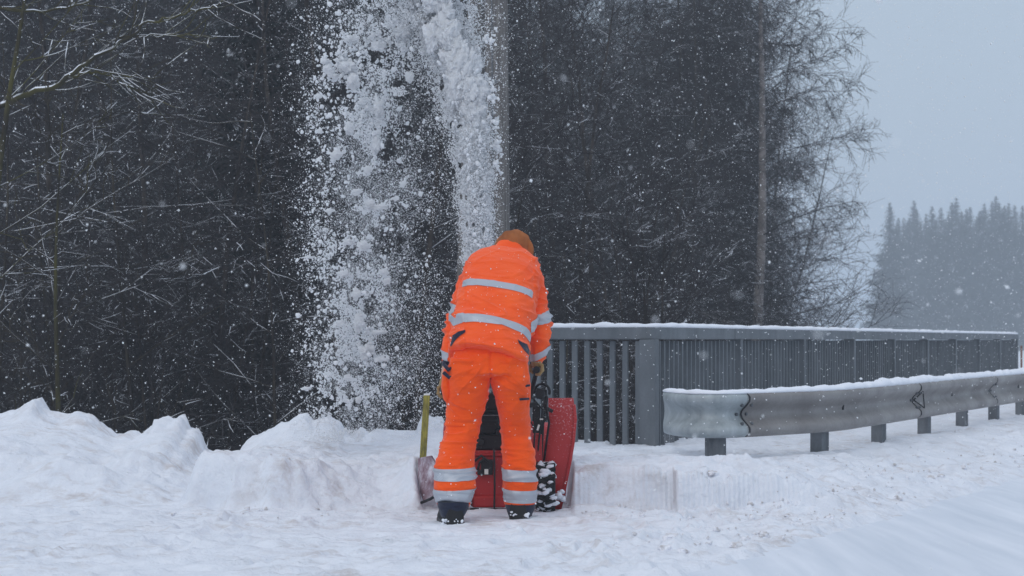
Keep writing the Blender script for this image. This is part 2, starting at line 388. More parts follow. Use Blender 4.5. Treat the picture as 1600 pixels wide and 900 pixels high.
    dpar = (Y - PC[1]) - (X - PC[0]) / PAR_DX                     # beyond the receding line (in Y)
    dm = Y - yl - .12
    dd = np.where(X < .15, dl, np.where(X < PC[0], np.minimum(dm, dl * 9), np.minimum(dpar * .4 - .1, 99)))
    tr = sst(.1, -.2, X)                                          # blend bank to parapet zone
    dd = np.where(X < .15, dl * tr + (Y - 13.5) * (1 - tr), dd)
    rav = sst(0, 4.2, dd)
    fld = sst(.24, .33, X / np.maximum(Y, 1)) * sst(28, 34, Y)
    rav = rav * (1 - fld)
    z = z * (1 - sst(0, np.where(X < .1, .28, .8), dd) * (1 - fld)) - (3.1 + .35 * n1) * rav
    # far relief
    z = z + sst(60, 400, Y) * .8 * vn(X / 90, Y / 90, 5)
    return z
def axis(segs, grow_lo, grow_hi, lo, hi):
    a = []
    for s0, s1, st in segs: a += list(np.arange(s0, s1 - 1e-6, st))
    a.append(segs[-1][1]); up = []; v = a[-1]; st = segs[-1][2]
    while v < hi: st *= grow_hi; v += st; up.append(v)
    dn = []; v = a[0]; st = segs[0][2]
    while v > lo: st *= grow_lo; v -= st; dn.append(v)
    return np.array(dn[::-1] + a + up)
ax = axis([(-4.2, -2.0, .02), (-2.0, .3, .014), (.3, 1.8, .0075), (1.8, 3.2, .022), (3.2, 6, .05)], 1.06, 1.06, -3000, 3000)
ay = axis([(6.6, 8.6, .03), (8.6, 9.6, .02), (9.6, 10.3, .01), (10.3, 11.4, .022), (11.4, 12.3, .014), (12.3, 15, .05)], 1.1, 1.045, -200, 5000)
gx, gy = np.meshgrid(ax, ay)
gz = H(gx, gy)
nx, ny = len(ax), len(ay)
idx = np.arange(nx * ny).reshape(ny, nx)
F = np.stack([idx[:-1, :-1], idx[:-1, 1:], idx[1:, 1:], idx[1:, :-1]], -1).reshape(-1, 4)
g = np_mesh('ground', np.stack([gx, gy, gz], -1).reshape(-1, 3), F, m_ground, smooth=True)
tag(g, kind='structure')
print('ground', nx, ny)
# road sheet: packed snow, lies in the trough of the ground
ry = np.concatenate([np.arange(-20, 5, 1), np.arange(5, 20, .12), np.arange(20, 60, .6), np.geomspace(60, 900, 40)])
ru = np.concatenate([np.arange(-.25, 3, .06), np.arange(3, 8, .4)])
UU, YY = np.meshgrid(ru, ry)
RX = road_edge(YY) + UU * 1.15
RZ = -.028 + .004 * fbm(RX * 1.5, YY * 1.5, 70) + .006 * fbm((RX - .57 * YY) * 3.5, YY * .3, 71) - .0 * UU
# sits under ground at its edge, above the trough beyond it
RZ = RZ - .0 + .010 * sst(-.1, .3, UU)
i2 = np.arange(RX.size).reshape(RX.shape)
F = np.stack([i2[:-1, :-1], i2[:-1, 1:], i2[1:, 1:], i2[1:, :-1]], -1).reshape(-1, 4)
tag(np_mesh('road', np.stack([RX, YY, RZ], -1).reshape(-1, 3), F, m_road, smooth=True), kind='structure')
def Hs(x, y): return float(H(np.array([x]), np.array([y]))[0])

# ------------------------------------------------------------------ trees
def polyline(rng, p, d, L, n, wig, trop):
    pts = [p]; d = d / np.linalg.norm(d)
    for k in range(n):
        d = d + rng.normal(0, wig, 3) + np.array([0, 0, trop]); d = d / np.linalg.norm(d)
        p = p + d * (L / n); pts.append(p)
    return np.array(pts)
def side_dir(rng, t, ang, az=None):
    a = rng.uniform(0, 2 * math.pi) if az is None else az
    u = np.cross(t, [.3, .2, 1.0]); u /= np.linalg.norm(u) + 1e-9; v = np.cross(t, u)
    return math.cos(ang) * t + math.sin(ang) * (math.cos(a) * u + math.sin(a) * v)
def tree_geo(seed, Ht=9, r0=.1, n1=30, l1=3.0, n2=7, n3=5, lo=.06, ang1=1.05, trop=(.02, .02, .0), wig=.10, tw=.0035, l2f=.42, l3f=.5, lean=.04, multi=1, bf=.35, bt=False, low=None):
    rng = np.random.default_rng(seed); TV, TF, CV, CF = [], [], [], []; tb = cb = 0
    def add(pts, rad, n, trunk):
        nonlocal tb, cb
        V, F_ = tube_np(pts, rad, n)
        if trunk: TV.append(V); TF.append(F_ + tb); tb += len(V)
        else: CV.append(V); CF.append(F_ + cb); cb += len(V)
    for s in range(multi):
        d0 = np.array([rng.normal(0, lean + .12 * (multi > 1)), rng.normal(0, lean + .12 * (multi > 1)), 1])
        tk = polyline(rng, np.array([rng.normal(0, .12) * (multi > 1), rng.normal(0, .12) * (multi > 1), -.3]), d0, Ht, 14, .035, .02)
        rr = r0 * (1 - np.linspace(0, 1, 15) * .9) * (1 + .25 * np.exp(-np.linspace(0, 14, 15)))
        add(tk, rr, 8, True)
        for i in range(n1):
            t = lo + (1 - lo) * ((i + rng.uniform(0, 1)) / n1) ** .9; t = min(t, .985); q = t * 14; k = int(q); f = q - k
            p = tk[k] * (1 - f) + tk[min(k + 1, 14)] * f; tan = tk[min(k + 1, 14)] - tk[k]; tan = tan / np.linalg.norm(tan)
            L = l1 * (1 - .6 * t) * rng.uniform(.55, 1.15) * (1 if low is None else min(1, low + (t - lo) * 2.4)); r = max(bf * r0 * (1 - t * .8) * rng.uniform(.5, 1), .007)
            b1 = polyline(rng, p, side_dir(rng, tan, ang1 * rng.uniform(.75, 1.2)), L, 7, wig, trop[0])
            add(b1, r * (1 - np.linspace(0, 1, 8) * .82), 5, r > .02 or bt)
            for j in range(n2):
                t2 = .15 + .85 * (j + rng.uniform(0, 1)) / n2; q2 = min(t2, .98) * 7; k2 = int(q2); f2 = q2 - k2
                p2 = b1[k2] * (1 - f2) + b1[k2 + 1] * f2; tn = b1[k2 + 1] - b1[k2]; tn /= np.linalg.norm(tn)
                L2 = L * l2f * rng.uniform(.5, 1.2) * (1.1 - .5 * t2); r2 = max(r * .4, tw * 1.5)
                b2 = polyline(rng, p2, side_dir(rng, tn, rng.uniform(.5, 1.0)), L2, 4, wig * 1.2, trop[1])
                add(b2, r2 * (1 - np.linspace(0, 1, 5) * .7), 3, False)
                for m in range(n3):
                    t3 = (m + rng.uniform(.2, 1)) / n3; q3 = min(t3, .97) * 4; k3 = int(q3); f3 = q3 - k3
                    p3 = b2[k3] * (1 - f3) + b2[k3 + 1] * f3; tn = b2[k3 + 1] - b2[k3]; tn /= np.linalg.norm(tn)
                    b3 = polyline(rng, p3, side_dir(rng, tn, rng.uniform(.4, 1.0)), L2 * l3f * rng.uniform(.5, 1.3), 2, wig * 1.6, trop[2])
                    add(b3, [tw * 1.2, tw, tw * .5], 3, False)
    cat_ = lambda a: np.concatenate(a)
    return cat_(TV), cat_(TF), cat_(CV), cat_(CF)
def spruce_geo(seed, Ht=12, rb=2.2, lo=.05, whorl=.28, nb=8, dens=9, w=.16, ex=.92):
    rng = np.random.default_rng(seed)
    tk = np.array([[rng.normal(0, .02), rng.normal(0, .02), z] for z in np.linspace(-.3, Ht, 12)])
    TV, TF = tube_np(tk, np.linspace(Ht * .013, .015, 12), 8)
    V, F_ = [], []; b = 0; z = Ht * lo
    while z < Ht - .05:
        t = (z / Ht - lo) / (1 - lo); Rz = rb * (1 - t) ** ex * rng.uniform(.8, 1.1) + .05
        for k in range(nb):
            a = rng.uniform(0, 2 * math.pi); L = Rz * rng.uniform(.6, 1.12); zz = z + rng.uniform(-.12, .12)
            n = max(3, int(L * dens)); s = np.linspace(.08, 1, n)
            drop = -.28 * L * s + .16 * L * s ** 3
            X = np.cos(a) * L * s; Y = np.sin(a) * L * s; Z = zz + drop + .3 * t * L * s
            for i in range(n):
                ww = w * rng.uniform(.7, 1.5) * (1.15 - .5 * s[i]) * (.22 + min(L, 1.2) * 1.1)
                for sd_ in (-1, 1):
                    px_, py_ = -math.sin(a) * sd_, math.cos(a) * sd_
                    c = np.array([X[i], Y[i], Z[i]]); fw = np.array([math.cos(a), math.sin(a), -.15]) * ww * .8
                    tip = c + fw * rng.uniform(.6, 1.2) + np.array([px_, py_, 0]) * ww * rng.uniform(.6, 1.3) + np.array([0, 0, -rng.uniform(.3, 1.0) * ww])
                    V += [c - fw * .25, c + fw * .35, tip]; F_.append((b, b + 1, b + 2)); b += 3
        z += whorl * (1 - .45 * t) * rng.uniform(.8, 1.2)
    return TV, TF, np.array(V), np.array(F_)
def make_tree(name, geo, mt, mc, loc, label, cat, group=None, rz=0, sc=1, tilt=0):
    o = thing(name, (0, 0, 0), label, cat, group)
    np_mesh('trunk', geo[0], geo[1], mt, o, smooth=True); np_mesh('crown', geo[2], geo[3], mc, o)
    o.location = loc; o.rotation_euler = (tilt, 0, rz); o.scale = (sc,) * 3
    return o
def copy_tree(src, loc, label, rz, sc, group=None, tilt=0):
    r = src.copy(); C.objects.link(r)
    for ch in src.children:
        c = ch.copy(); C.objects.link(c); c.parent = r
    r.location = loc; r.rotation_euler = (tilt, 0, rz); r.scale = (sc,) * 3; r['label'] = label
    if group: r['group'] = group
    return r
rng = np.random.default_rng(7)
def zone(px):
    return ('at the far left' if px < 120 else 'above the dip in the bank' if px < 380 else 'left of the snow plume' if px < 480 else 'behind the snow plume' if px < 745 else
            'just right of the utility pole' if px < 900 else 'above the bridge corner' if px < 1040 else 'behind the bridge railing')
protos = {}
geoB = [tree_geo(101, 9.5, .075, 44, 3.2, 10, 6, ang1=1.15, tw=.003), tree_geo(102, 8.5, .06, 44, 3.4, 10, 6, trop=(.03, .02, 0), ang1=1.2, tw=.003),
        tree_geo(103, 7.5, .045, 22, 2.9, 10, 6, multi=3, ang1=1.0, tw=.003), tree_geo(104, 10, .085, 46, 3.5, 10, 6, trop=(-.02, -.02, -.03), ang1=1.2, tw=.003),
        tree_geo(105, 4.5, .035, 14, 1.9, 8, 5, multi=5, ang1=.8, lo=.02)]
geoS = [spruce_geo(201, 12.5, 2.3, .04, .26, 11, 10, .19), spruce_geo(202, 12, 2.1, .04, .26, 11, 10, .19), spruce_geo(203, 14, 2.6, .04, .26, 11, 10, .19)]
GB = 'bare trees of the wood beyond the bank'; GS = 'spruces standing in the wood'
def place(kind, i, px, Y, sc, rz, extra=None):
    key = (kind, i); x = XX(px, Y); loc = (x, Y, Hs(x, Y) - .1)
    if kind == 'b':
        nm = 'bare_tree' if i != 4 else 'bare_shrub'
        what = ['slender bare tree', 'bare tree with upswept twigs', 'thin many-stemmed bare tree', 'bare tree with drooping twigs', 'low bare shrub'][i]
        dist = 'at the wood edge' if Y < 24 else 'inside the wood' if Y < 34 else 'deep in the wood' if Y < 44 else 'far back in the wood'
        lb = '%s %s %s' % (what, dist, zone(px)); lb = extra or lb
        if key not in protos: protos[key] = make_tree(nm, geoB[i], m_trunk, m_bark, loc, lb, 'tree' if i != 4 else 'shrub', GB if i != 4 else 'bare shrubs at the foot of the wood', rz, sc)
        else: copy_tree(protos[key], loc, lb, rz, sc)
    else:
        lb = extra or 'dark spruce %s, %s' % ('deep in the wood' if Y < 48 else 'at the very back of the wood', zone(px))
        if key not in protos: protos[key] = make_tree('spruce_tree', geoS[i], m_trunk, m_spruce, loc, lb, 'tree', GS, rz, sc)
        else: copy_tree(protos[key], loc, lb, rz, sc)
# near edge
for k, px in enumerate(np.linspace(-90, 880, 13)):
    place('b', k % 4, px + rng.uniform(-25, 25), rng.uniform(17.5, 23), rng.uniform(.85, 1.1), rng.uniform(0, 6.28))
for k, px in enumerate(np.linspace(-80, 1010, 13)):
    place('b', 4, px + rng.uniform(-25, 25), rng.uniform(16.5, 22), rng.uniform(.9, 1.25), rng.uniform(0, 6.28))
for k, px in enumerate(np.linspace(-120, 990, 22)):
    place('b', k % 4, px + rng.uniform(-20, 20), rng.uniform(24, 33), rng.uniform(1.0, 1.3), rng.uniform(0, 6.28))
for k, px in enumerate(np.linspace(-120, 1120, 30)):
    place('b', k % 4, px + rng.uniform(-15, 15), rng.uniform(34, 43), rng.uniform(1.15, 1.5) if px < 1000 else rng.uniform(.95, 1.15), rng.uniform(0, 6.28))
for k, px in enumerate(np.linspace(-160, 770, 20)):
    place('s', k % 3, px + rng.uniform(-12, 12), rng.uniform(38, 46), rng.uniform(1.15, 1.4), rng.uniform(0, 6.28))
for k, px in enumerate(np.linspace(740, 1165, 22)):
    place('b', (k * 3 + 1) % 4, px + rng.uniform(-12, 12), rng.uniform(44, 54), rng.uniform(1.3, 1.6), rng.uniform(0, 6.28))
for k, px in enumerate(np.linspace(740, 1185, 20)):
    place('b', (k * 3) % 4, px + rng.uniform(-12, 12), rng.uniform(58, 72), rng.uniform(1.8, 2.1), rng.uniform(0, 6.28))
for k, px in enumerate(np.linspace(760, 1120, 7)):
    place('s', k % 3, px + rng.uniform(-20, 20), rng.uniform(72, 84), rng.uniform(1.5, 1.9), rng.uniform(0, 6.28))
for k, px in enumerate(np.linspace(-160, 760, 21)):
    place('s', (k + 1) % 3, px + rng.uniform(-10, 10), rng.uniform(50, 60), rng.uniform(1.5, 1.8), rng.uniform(0, 6.28))
for px, Y in ((405, 25), (478, 27)):
    place('s', 0 if px < 450 else 1, px, Y, .95, px, 'near dark spruce, %s the left edge of the falling snow' % ('well left of' if px < 450 else 'right at'))

geoN = [tree_geo(401, 7.5, .036, 22, 4.2, 7, 4, trop=(.01, .0, 0), ang1=1.25, wig=.085, tw=.003, lo=.18, bf=.42, l2f=.4, bt=True), tree_geo(402, 7, .034, 20, 3.9, 7, 4, trop=(-.015, .0, 0), ang1=1.15, wig=.09, tw=.003, lo=.2, bf=.42, l2f=.4, bt=True)]
GN = 'long-boughed trees along the front of the wood'; pn = {}
for k, (px, Y, sc, rz, wh) in enumerate(((-30, 17, 1, .5, 'leftmost, cut by the left edge'), (60, 18.5, 1.05, 2.4, 'just left of the mossy trunk'), (235, 17.5, 1, 4.0, 'above the left snow bank'), (385, 19, 1.1, 1.2, 'above the dip in the bank'),
        (455, 17, .9, 5.3, 'left of the snow plume'), (620, 18.5, 1, 3.1, 'behind the snow plume'), (858, 18, .72, .2, 'just right of the worker'), (935, 19.5, .7, 2.0, 'above the bridge corner'))):
    lb = 'thin tree with long snow-lined boughs, ' + wh; loc = (XX(px, Y), Y, Hs(XX(px, Y), Y) - .1)
    if k % 2 not in pn: pn[k % 2] = make_tree('long_boughed_tree', geoN[k % 2], m_near, m_bark, loc, lb, 'tree', GN, rz, sc)
    else: copy_tree(pn[k % 2], loc, lb, rz, sc)
# mossy trees, front left
gm = tree_geo(301, 6.5, .05, 22, 2.6, 7, 4, trop=(.03, .02, 0), lo=.25)
make_tree('mossy_tree', gm, m_moss, m_near, (XX(105, 16.2), 16.2, Hs(XX(105, 16.2), 16.2)), 'thin mossy yellow-green trunk rising behind the left snow bank', 'tree', sc=1)
gm2 = tree_geo(302, 7.5, .07, 18, 3.2, 5, 2, trop=(.02, .01, 0), lo=.3, bf=.18, wig=.06)
_b = np.array([XX(-60, 14.8), 14.8, Hs(XX(-60, 14.8), 14.8)])
_r = np.random.default_rng(9)
def bough(pp, r0_, r1_):
    global gm2
    q = np.array([P(a, b, 14.8 + .1 * math.sin(i)) - _b for i, (a, b) in enumerate(pp)]); n_ = 24; tt = np.linspace(0, len(q) - 1, n_)
    q = np.stack([np.interp(tt, range(len(q)), q[:, j]) for j in range(3)], 1) + _r.normal(0, .008, (n_, 3))
    V, F_ = tube_np(q, np.linspace(r0_, r1_, n_), 7); gm2 = (gm2[0], gm2[1], np.concatenate([gm2[2], V]), np.concatenate([gm2[3], F_ + len(gm2[2])]))
    for k in range(3, n_ - 1, 2):
        b1 = polyline(_r, q[k], side_dir(_r, (q[k + 1] - q[k]) / np.linalg.norm(q[k + 1] - q[k]), .7), _r.uniform(.25, .7), 5, .1, .01)
        V, F_ = tube_np(b1, np.linspace(.006, .0025, 6), 4); gm2 = (gm2[0], gm2[1], np.concatenate([gm2[2], V]), np.concatenate([gm2[3], F_ + len(gm2[2])]))
bough([(-60, 195), (0, 168), (40, 148), (80, 138), (110, 118), (140, 95), (180, 72), (210, 52), (225, 35)], .032, .012)
bough([(225, 35), (270, 28), (310, 14), (350, 2), (400, -30)], .012, .006)
bough([(110, 118), (150, 112), (200, 118), (250, 122)], .014, .004)
bough([(-60, 10), (0, 12), (70, 20), (130, 5), (160, -10)], .018, .007)
bough([(185, 58), (225, 56), (290, 54), (340, 60)], .010, .004)
bough([(180, 125), (215, 140), (240, 155)], .010, .004)
make_tree('mossy_tree', gm2, m_moss, m_mossb, (XX(-60, 14.8), 14.8, Hs(XX(-60, 14.8), 14.8)), 'mossy bare tree at the left edge of the picture reaching branches to the right', 'tree', sc=1)
# right: the pale-trunked drooping tree at the end of the wood
gl = tree_geo(311, 14, .15, 74, 3.7, 16, 8, trop=(-.035, -.16, -.2), lo=.29, ang1=1.3, wig=.08, tw=.004, l2f=.34, bf=.2, low=.42)
lx = XX(1187, 35)
make_tree('drooping_tree', gl, m_grey, m_bark, (lx, 35, -3.1), 'tall bare tree with pale straight trunk and drooping twigs, right end of the wood', 'tree', rz=2.0)
gl2 = tree_geo(312, 13, .08, 80, 2.7, 15, 9, trop=(-.04, -.18, -.2), lo=.12, ang1=1.3, tw=.004, bf=.22, wig=.08, low=.6)
for k, (px, Y, sc, rz) in enumerate(((1120, 38, 1, 0), (1160, 42, 1.1, 2), (1075, 36, 1, 4), (1196, 43, .8, 1.1), (1030, 37, 1.05, 5), (1098, 44, 1.15, .7), (1140, 47, 1.2, 1.9), (1182, 46, 1.1, 3.3), (1060, 48, 1.2, 4.4))):
    lb = ['bare drooping tree just left of the pale straight trunk', 'bare drooping tree close behind the pale straight trunk', 'bare drooping tree two trees left of the pale straight trunk', 'bare drooping tree right of the pale trunk, against the sky', 'bare drooping tree above the bridge corner'][k] if k < 5 else 'drooping tree in the thicket at the right end of the wood'
    if k == 0: dr = make_tree('drooping_tree', gl2, m_trunk, m_bark, (XX(px, Y), Y, -3.1), lb, 'tree', 'drooping trees at the right end of the wood', rz)
    else: copy_tree(dr, (XX(px, Y), Y, -3.1), lb, rz, sc)
# small spruces showing above the railing
gs = spruce_geo(221, 4.2, 1.0, .03, .2, 8, 10, .12)
a_ = make_tree('small_spruce', gs, m_trunk, m_spruce, (XX(1216, 52), 52, -2.2), 'small spruce just right of the pale trunk, above the railing', 'tree', rz=0)
copy_tree(a_, (XX(1276, 60), 60, -2.6), 'tiny faint spruce tip above the railing, right of the small spruce', 2, .95)
# far spruces in the haze
geoF = [spruce_geo(231, 13, 2.4, .13, .3, 14, 6, .28, .85), spruce_geo(232, 12.5, 2.4, .03, .3, 14, 6, .28, .82), spruce_geo(233, 14, 3.0, .03, .3, 14, 6, .28, .85)]
far = [(1390, 322, 0), (1412, 338, 1), (1428, 318, 1), (1447, 330, 2), (1470, 328, 1), (1494, 304, 2), (1516, 326, 1), (1538, 312, 2), (1556, 308, 1), (1576, 310, 2), (1598, 322, 1), (1625, 330, 2), (1655, 340, 2),
       (1412, 352, 2), (1438, 345, 0), (1482, 340, 0), (1526, 335, 2), (1566, 330, 0), (1610, 350, 2), (1460, 350, 2), (1506, 345, 1), (1420, 360, 2), (1545, 350, 2), (1588, 345, 2), (1640, 345, 1), (1400, 352, 2), (1418, 338, 2), (1456, 322, 1), (1503, 322, 2), (1533, 328, 1), (1561, 322, 2), (1585, 318, 1), (1404, 345, 1), (1477, 338, 2), (1550, 318, 1), (1606, 335, 2), (1432, 330, 1), (1463, 338, 2), (1487, 318, 1), (1510, 320, 1), (1570, 322, 1), (1531, 322, 1), (1617, 325, 1), (1421, 332, 1)]
fp = {}
for k, (px, top, i) in enumerate(far):
    Y = 232 + (k * 37 % 41); x = XX(px, Y); gz_ = Hs(x, Y); ht = [13, 12.5, 14][i]; top += (k * 53 % 15) - 6
    sc = (1 - (top - HOR) / FPX * Y - gz_) / ht
    lb = 'hazy far spruce, tallest pointed one of the far stand' if k == 5 else 'hazy far spruce at the left end of the far stand, with a bare foot' if k == 0 else 'hazy far spruce in the %s of the distant stand' % ('left third' if px < 1450 else 'middle' if px < 1540 else 'right third')
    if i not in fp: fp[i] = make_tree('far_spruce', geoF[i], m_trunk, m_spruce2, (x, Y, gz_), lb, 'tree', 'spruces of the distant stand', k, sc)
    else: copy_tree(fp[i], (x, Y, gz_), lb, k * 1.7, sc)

# ------------------------------------------------------------------ utility pole with strut
py_ = 16.0
pb = Vector((XX(781, py_), py_, Hs(XX(781, py_), py_)))
t = thing('utility_pole', pb, 'weathered grey wooden utility pole with leaning strut behind the worker', 'pole')
pts = [P(781, 1100, py_), P(779, 500, py_), P(775, 0, py_), P(771, -800, py_)]
pts[0][2] = pb.z - .3
MB().tube([pts[0] * (1 - a) + pts[1] * a for a in np.linspace(0, 1, 6)] + [pts[2], pts[3]], [.125, .123, .121, .12, .118, .116, .11, .10], 20).build('pole', m_pole, t, smooth='auto')
s0 = P(722, 640, py_ + .25); s0 = s0 + (s0 - P(746, 0, py_ + .25)) * .45; s1 = P(752, -200, py_ + .2)
MB().tube([s0, (s0 + s1) / 2, s1], [.10, .095, .085], 16).build('strut', m_pole, t, smooth='auto')
MB().box((XX(775, py_), py_ - .12, 3.4), (.02, .02, .03)).tube([P(772, 500, py_ - .121), P(768, 0, py_ - .117)], [.006, .006], 6).build('ground_wire', m_steelpost, t)

# ------------------------------------------------------------------ bridge railing
root = thing('bridge_railing', (PC[0], PC[1], .1), 'long grey steel bridge railing with upright bars and snow on its top rail', 'railing')
def along(A, B, z): return lambda s: np.array([A[0] + (B[0] - A[0]) * s, A[1] + (B[1] - A[1]) * s, z])
ZT = 1.092
def rail_box(path, zc, hw, hh):
    """box section swept along plan polyline"""
    m = MB(); rings = []
    pts = [np.array(p) for p in path]
    for i, p in enumerate(pts):
        a = pts[max(i - 1, 0)]; b = pts[min(i + 1, len(pts) - 1)]; d = b - a; d /= np.linalg.norm(d); nrm = np.array([-d[1], d[0]])
        rings.append([(p[0] + nrm[0] * s * hw, p[1] + nrm[1] * s * hw, zc + q * hh) for s, q in ((-1, -1), (1, -1), (1, 1), (-1, 1))])
    return m.loft(rings)
dR = (PE - PC) / np.linalg.norm(PE - PC); dL = (PL - PC) / np.linalg.norm(PL - PC)
corner = [PC + dL * .25, PC + dL * .12 + dR * .02, PC + dL * .05 + dR * .05, PC + dL * .02 + dR * .12, PC + dR * .25]
path = [PL] + corner + [PE]
LR = np.linalg.norm(PE - PC); LL = np.linalg.norm(PL - PC)
jn = [PC + dR * s for s in (1.97, 9.9, 16.0)]
segs = [[PL] + corner + [jn[0] - dR * .004], [jn[0] + dR * .004, jn[1] - dR * .006], [jn[1] + dR * .006, jn[2] - dR * .006], [jn[2] + dR * .006, PE]]
for sg in segs: rail_box(sg, ZT - .048, .06, .046).build('top_rail', m_galv, root, bevel=.008)
rail_box(path, .10, .03, .03).build('bottom_rail', m_galv, root)
# snow on the rail
sv = []; 
def resample(path, step):
    out = []
    for a, b in zip(path[:-1], path[1:]):
        n = max(1, int(np.linalg.norm(b - a) / step))
        out += [a + (b - a) * i / n for i in range(n)]
    return out + [path[-1]]
def snow_strip(path2, z0f, hw, hf, seed):
    rings = []
    for i, p in enumerate(path2):
        a = path2[max(i - 1, 0)]; b = path2[min(i + 1, len(path2) - 1)]; d = (b - a)[:2]; d = d / np.linalg.norm(d); nr = np.array([-d[1], d[0]])
        h = (hf(i) if callable(hf) else hf) * (1 + .45 * float(fbm(i * .31, 2.2, seed)) + .2 * float(vn(i * 1.3, 1.1, seed + 5))); w_ = hw * (1 + .08 * float(vn(i * .7, 3, seed)))
        if i in (0, len(path2) - 1): h *= .3; w_ *= .4
        z0 = z0f(p) if callable(z0f) else z0f
        rings.append([(p[0] + nr[0] * s * w_, p[1] + nr[1] * s * w_, z0 + q * h) for s, q in ((-1, -.05), (-.98, .45), (-.6, .9), (0, 1.02), (.6, .92), (.98, .45), (1, -.05))])
    return MB().loft(rings)
snow_strip(resample(path, .035), ZT - .001, .058, .030, 88).build('snow_cap', m_snow, root, smooth=True)
# posts: flat plates every 2 m
def post(p, d, w_, dp, z0=.0, z1=ZT - .094):
    a = math.atan2(d[1], d[0]); return MB().box((p[0], p[1], (z0 + z1) / 2), (w_, dp, z1 - z0), (0, 0, a))
nP = int(LR / 1.98)
post(PC + dL * .02, dL, .135, .07).build('post', m_galv, root, bevel=.006)
post(PL, dL, .10, .07).build('post', m_galv, root, bevel=.006)
for k in range(1, 10):
    p = PC + dR * (LR * k / 9.0 - (.05 if k == 9 else 0))
    post(p, dR, .07, .12).build('post', m_galv, root, bevel=.006)
nb = int(LL / .103)
bars = []
for k in range(1, nb):
    bars.append((PL + (PC - PL) * (k / nb), dL))
sp = .108; n_ = int((LR - .1) / sp)
for k in range(1, n_):
    s = k * sp
    if min(abs(s - LR * q / 9.0) for q in range(1, 10)) < .06: continue
    bars.append((PC + dR * s, dR))
def bar_mb(m, p, d): return m.box((p[0], p[1], .545), (.020, .062, .88), (0, 0, math.atan2(d[1], d[0])))
nleft = nb - 1
shown = bars[:100]
for i, (p, d) in enumerate(shown):
    if i < nleft: MB().box((p[0], p[1], .545), (.044, .02, .88), (0, 0, math.atan2(d[1], d[0]))).build('bar', m_galv, root)
    else: bar_mb(MB(), p, d).build('bar', m_galv, root)
rest = MB()
for p, d in bars[100:]: bar_mb(rest, p, d)
if bars[100:]: tag(rest.build('bars', m_galv, root), kind='stuff')

# ------------------------------------------------------------------ guardrail
gr_pts_px = [(1047, 12.2), (1052, 11.95), (1066, 11.72), (1090, 11.55), (1124, 11.5), (1160, 11.62), (1210, 11.85), (1296, 12.35), (1350, 13.05), (1430, 14.4), (1520, 16.3), (1600, 18.5), (1700, 22.3), (1760, 25.4), (1830, 30), (1900, 36)]
gp = [np.array([XX(a, b), b]) for a, b in gr_pts_px]
def catmull(pts, n=12):
    o = []
    for i in range(len(pts) - 1):
        p0 = pts[max(i - 1, 0)]; p1 = pts[i]; p2 = pts[i + 1]; p3 = pts[min(i + 2, len(pts) - 1)]
        for k in range(n):
            t_ = k / n; o.append(.5 * ((2 * p1) + (-p0 + p2) * t_ + (2 * p0 - 5 * p1 + 4 * p2 - p3) * t_ ** 2 + (-p0 + 3 * p1 - 3 * p2 + p3) * t_ ** 3))
    return o + [pts[-1]]
gpath = np.array(catmull(gp))
gs_ = np.concatenate([[0], np.cumsum(np.linalg.norm(np.diff(gpath, axis=0), axis=1))])
def gat(s): return np.array([np.interp(s, gs_, gpath[:, 0]), np.interp(s, gs_, gpath[:, 1])])
def s_of_px(px):
    pp = 800 + gpath[:, 0] / gpath[:, 1] * FPX; return float(np.interp(px, pp, gs_))
ZG = .645; BH = .31
# W profile: (offset toward road, z from top)
zz = np.linspace(0, 1, 29)
prof_off = lambda u: .082 * np.interp(u, [0, .05, .10, .16, .22, .30, .38, .44, .5, .56, .62, .70, .78, .84, .90, .95, 1], [.5, .82, .97, 1, .93, .62, .24, .06, 0, .06, .24, .62, .93, 1, .97, .82, .5])
def frame_at(s):
    a = gat(s - .01 if s > .01 else 0); b = gat(s + .01); d = b - a; d /= np.linalg.norm(d); return d, np.array([d[1], -d[0]])
def wbeam(s0, s1, off=0, thick=.005, flare=0):
    m = MB(); rings = []
    n = max(2, int((s1 - s0) / .05))
    for i in range(n + 1):
        s = s0 + (s1 - s0) * i / n; p = gat(s); d, nr = frame_at(s)
        f = 1.0; hh = BH; 
        if flare:
            q = min(1, (s - s0) / .38); f = .12 + .88 * (q * q * (3 - 2 * q)); 
        po = prof_off(zz) * f + (1 - f) * .05
        ring = [(p[0] + nr[0] * (o + off), p[1] + nr[1] * (o + off), ZG - u * hh) for u, o in zip(zz, po)]
        back = [(p[0] + nr[0] * (o + off - thick), p[1] + nr[1] * (o + off - thick), ZG - u * hh) for u, o in zip(zz[::-1], po[::-1])]
        rings.append(ring + back)
    return m.loft(rings)
sj = [s_of_px(1157), s_of_px(1424), s_of_px(1545)]
gr = thing('guardrail', (gp[4][0], gp[4][1], 0.1), 'weathered steel crash barrier with a rounded end and snow on top beside the road', 'guardrail')
wbeam(0, sj[0] + .06, -.004, flare=1).build('end_section', m_frost, gr, smooth='auto')
cuts = [sj[0], sj[1], sj[2], sj[2] + 4.3, sj[2] + 8.6, sj[2] + 12.9, gs_[-1] - .05]
for k in range(len(cuts) - 1):
    wbeam(cuts[k], cuts[k + 1] + (.05 if k < len(cuts) - 2 else 0), .004 * (k % 2) + .001).build('beam', m_beam, gr, smooth='auto')
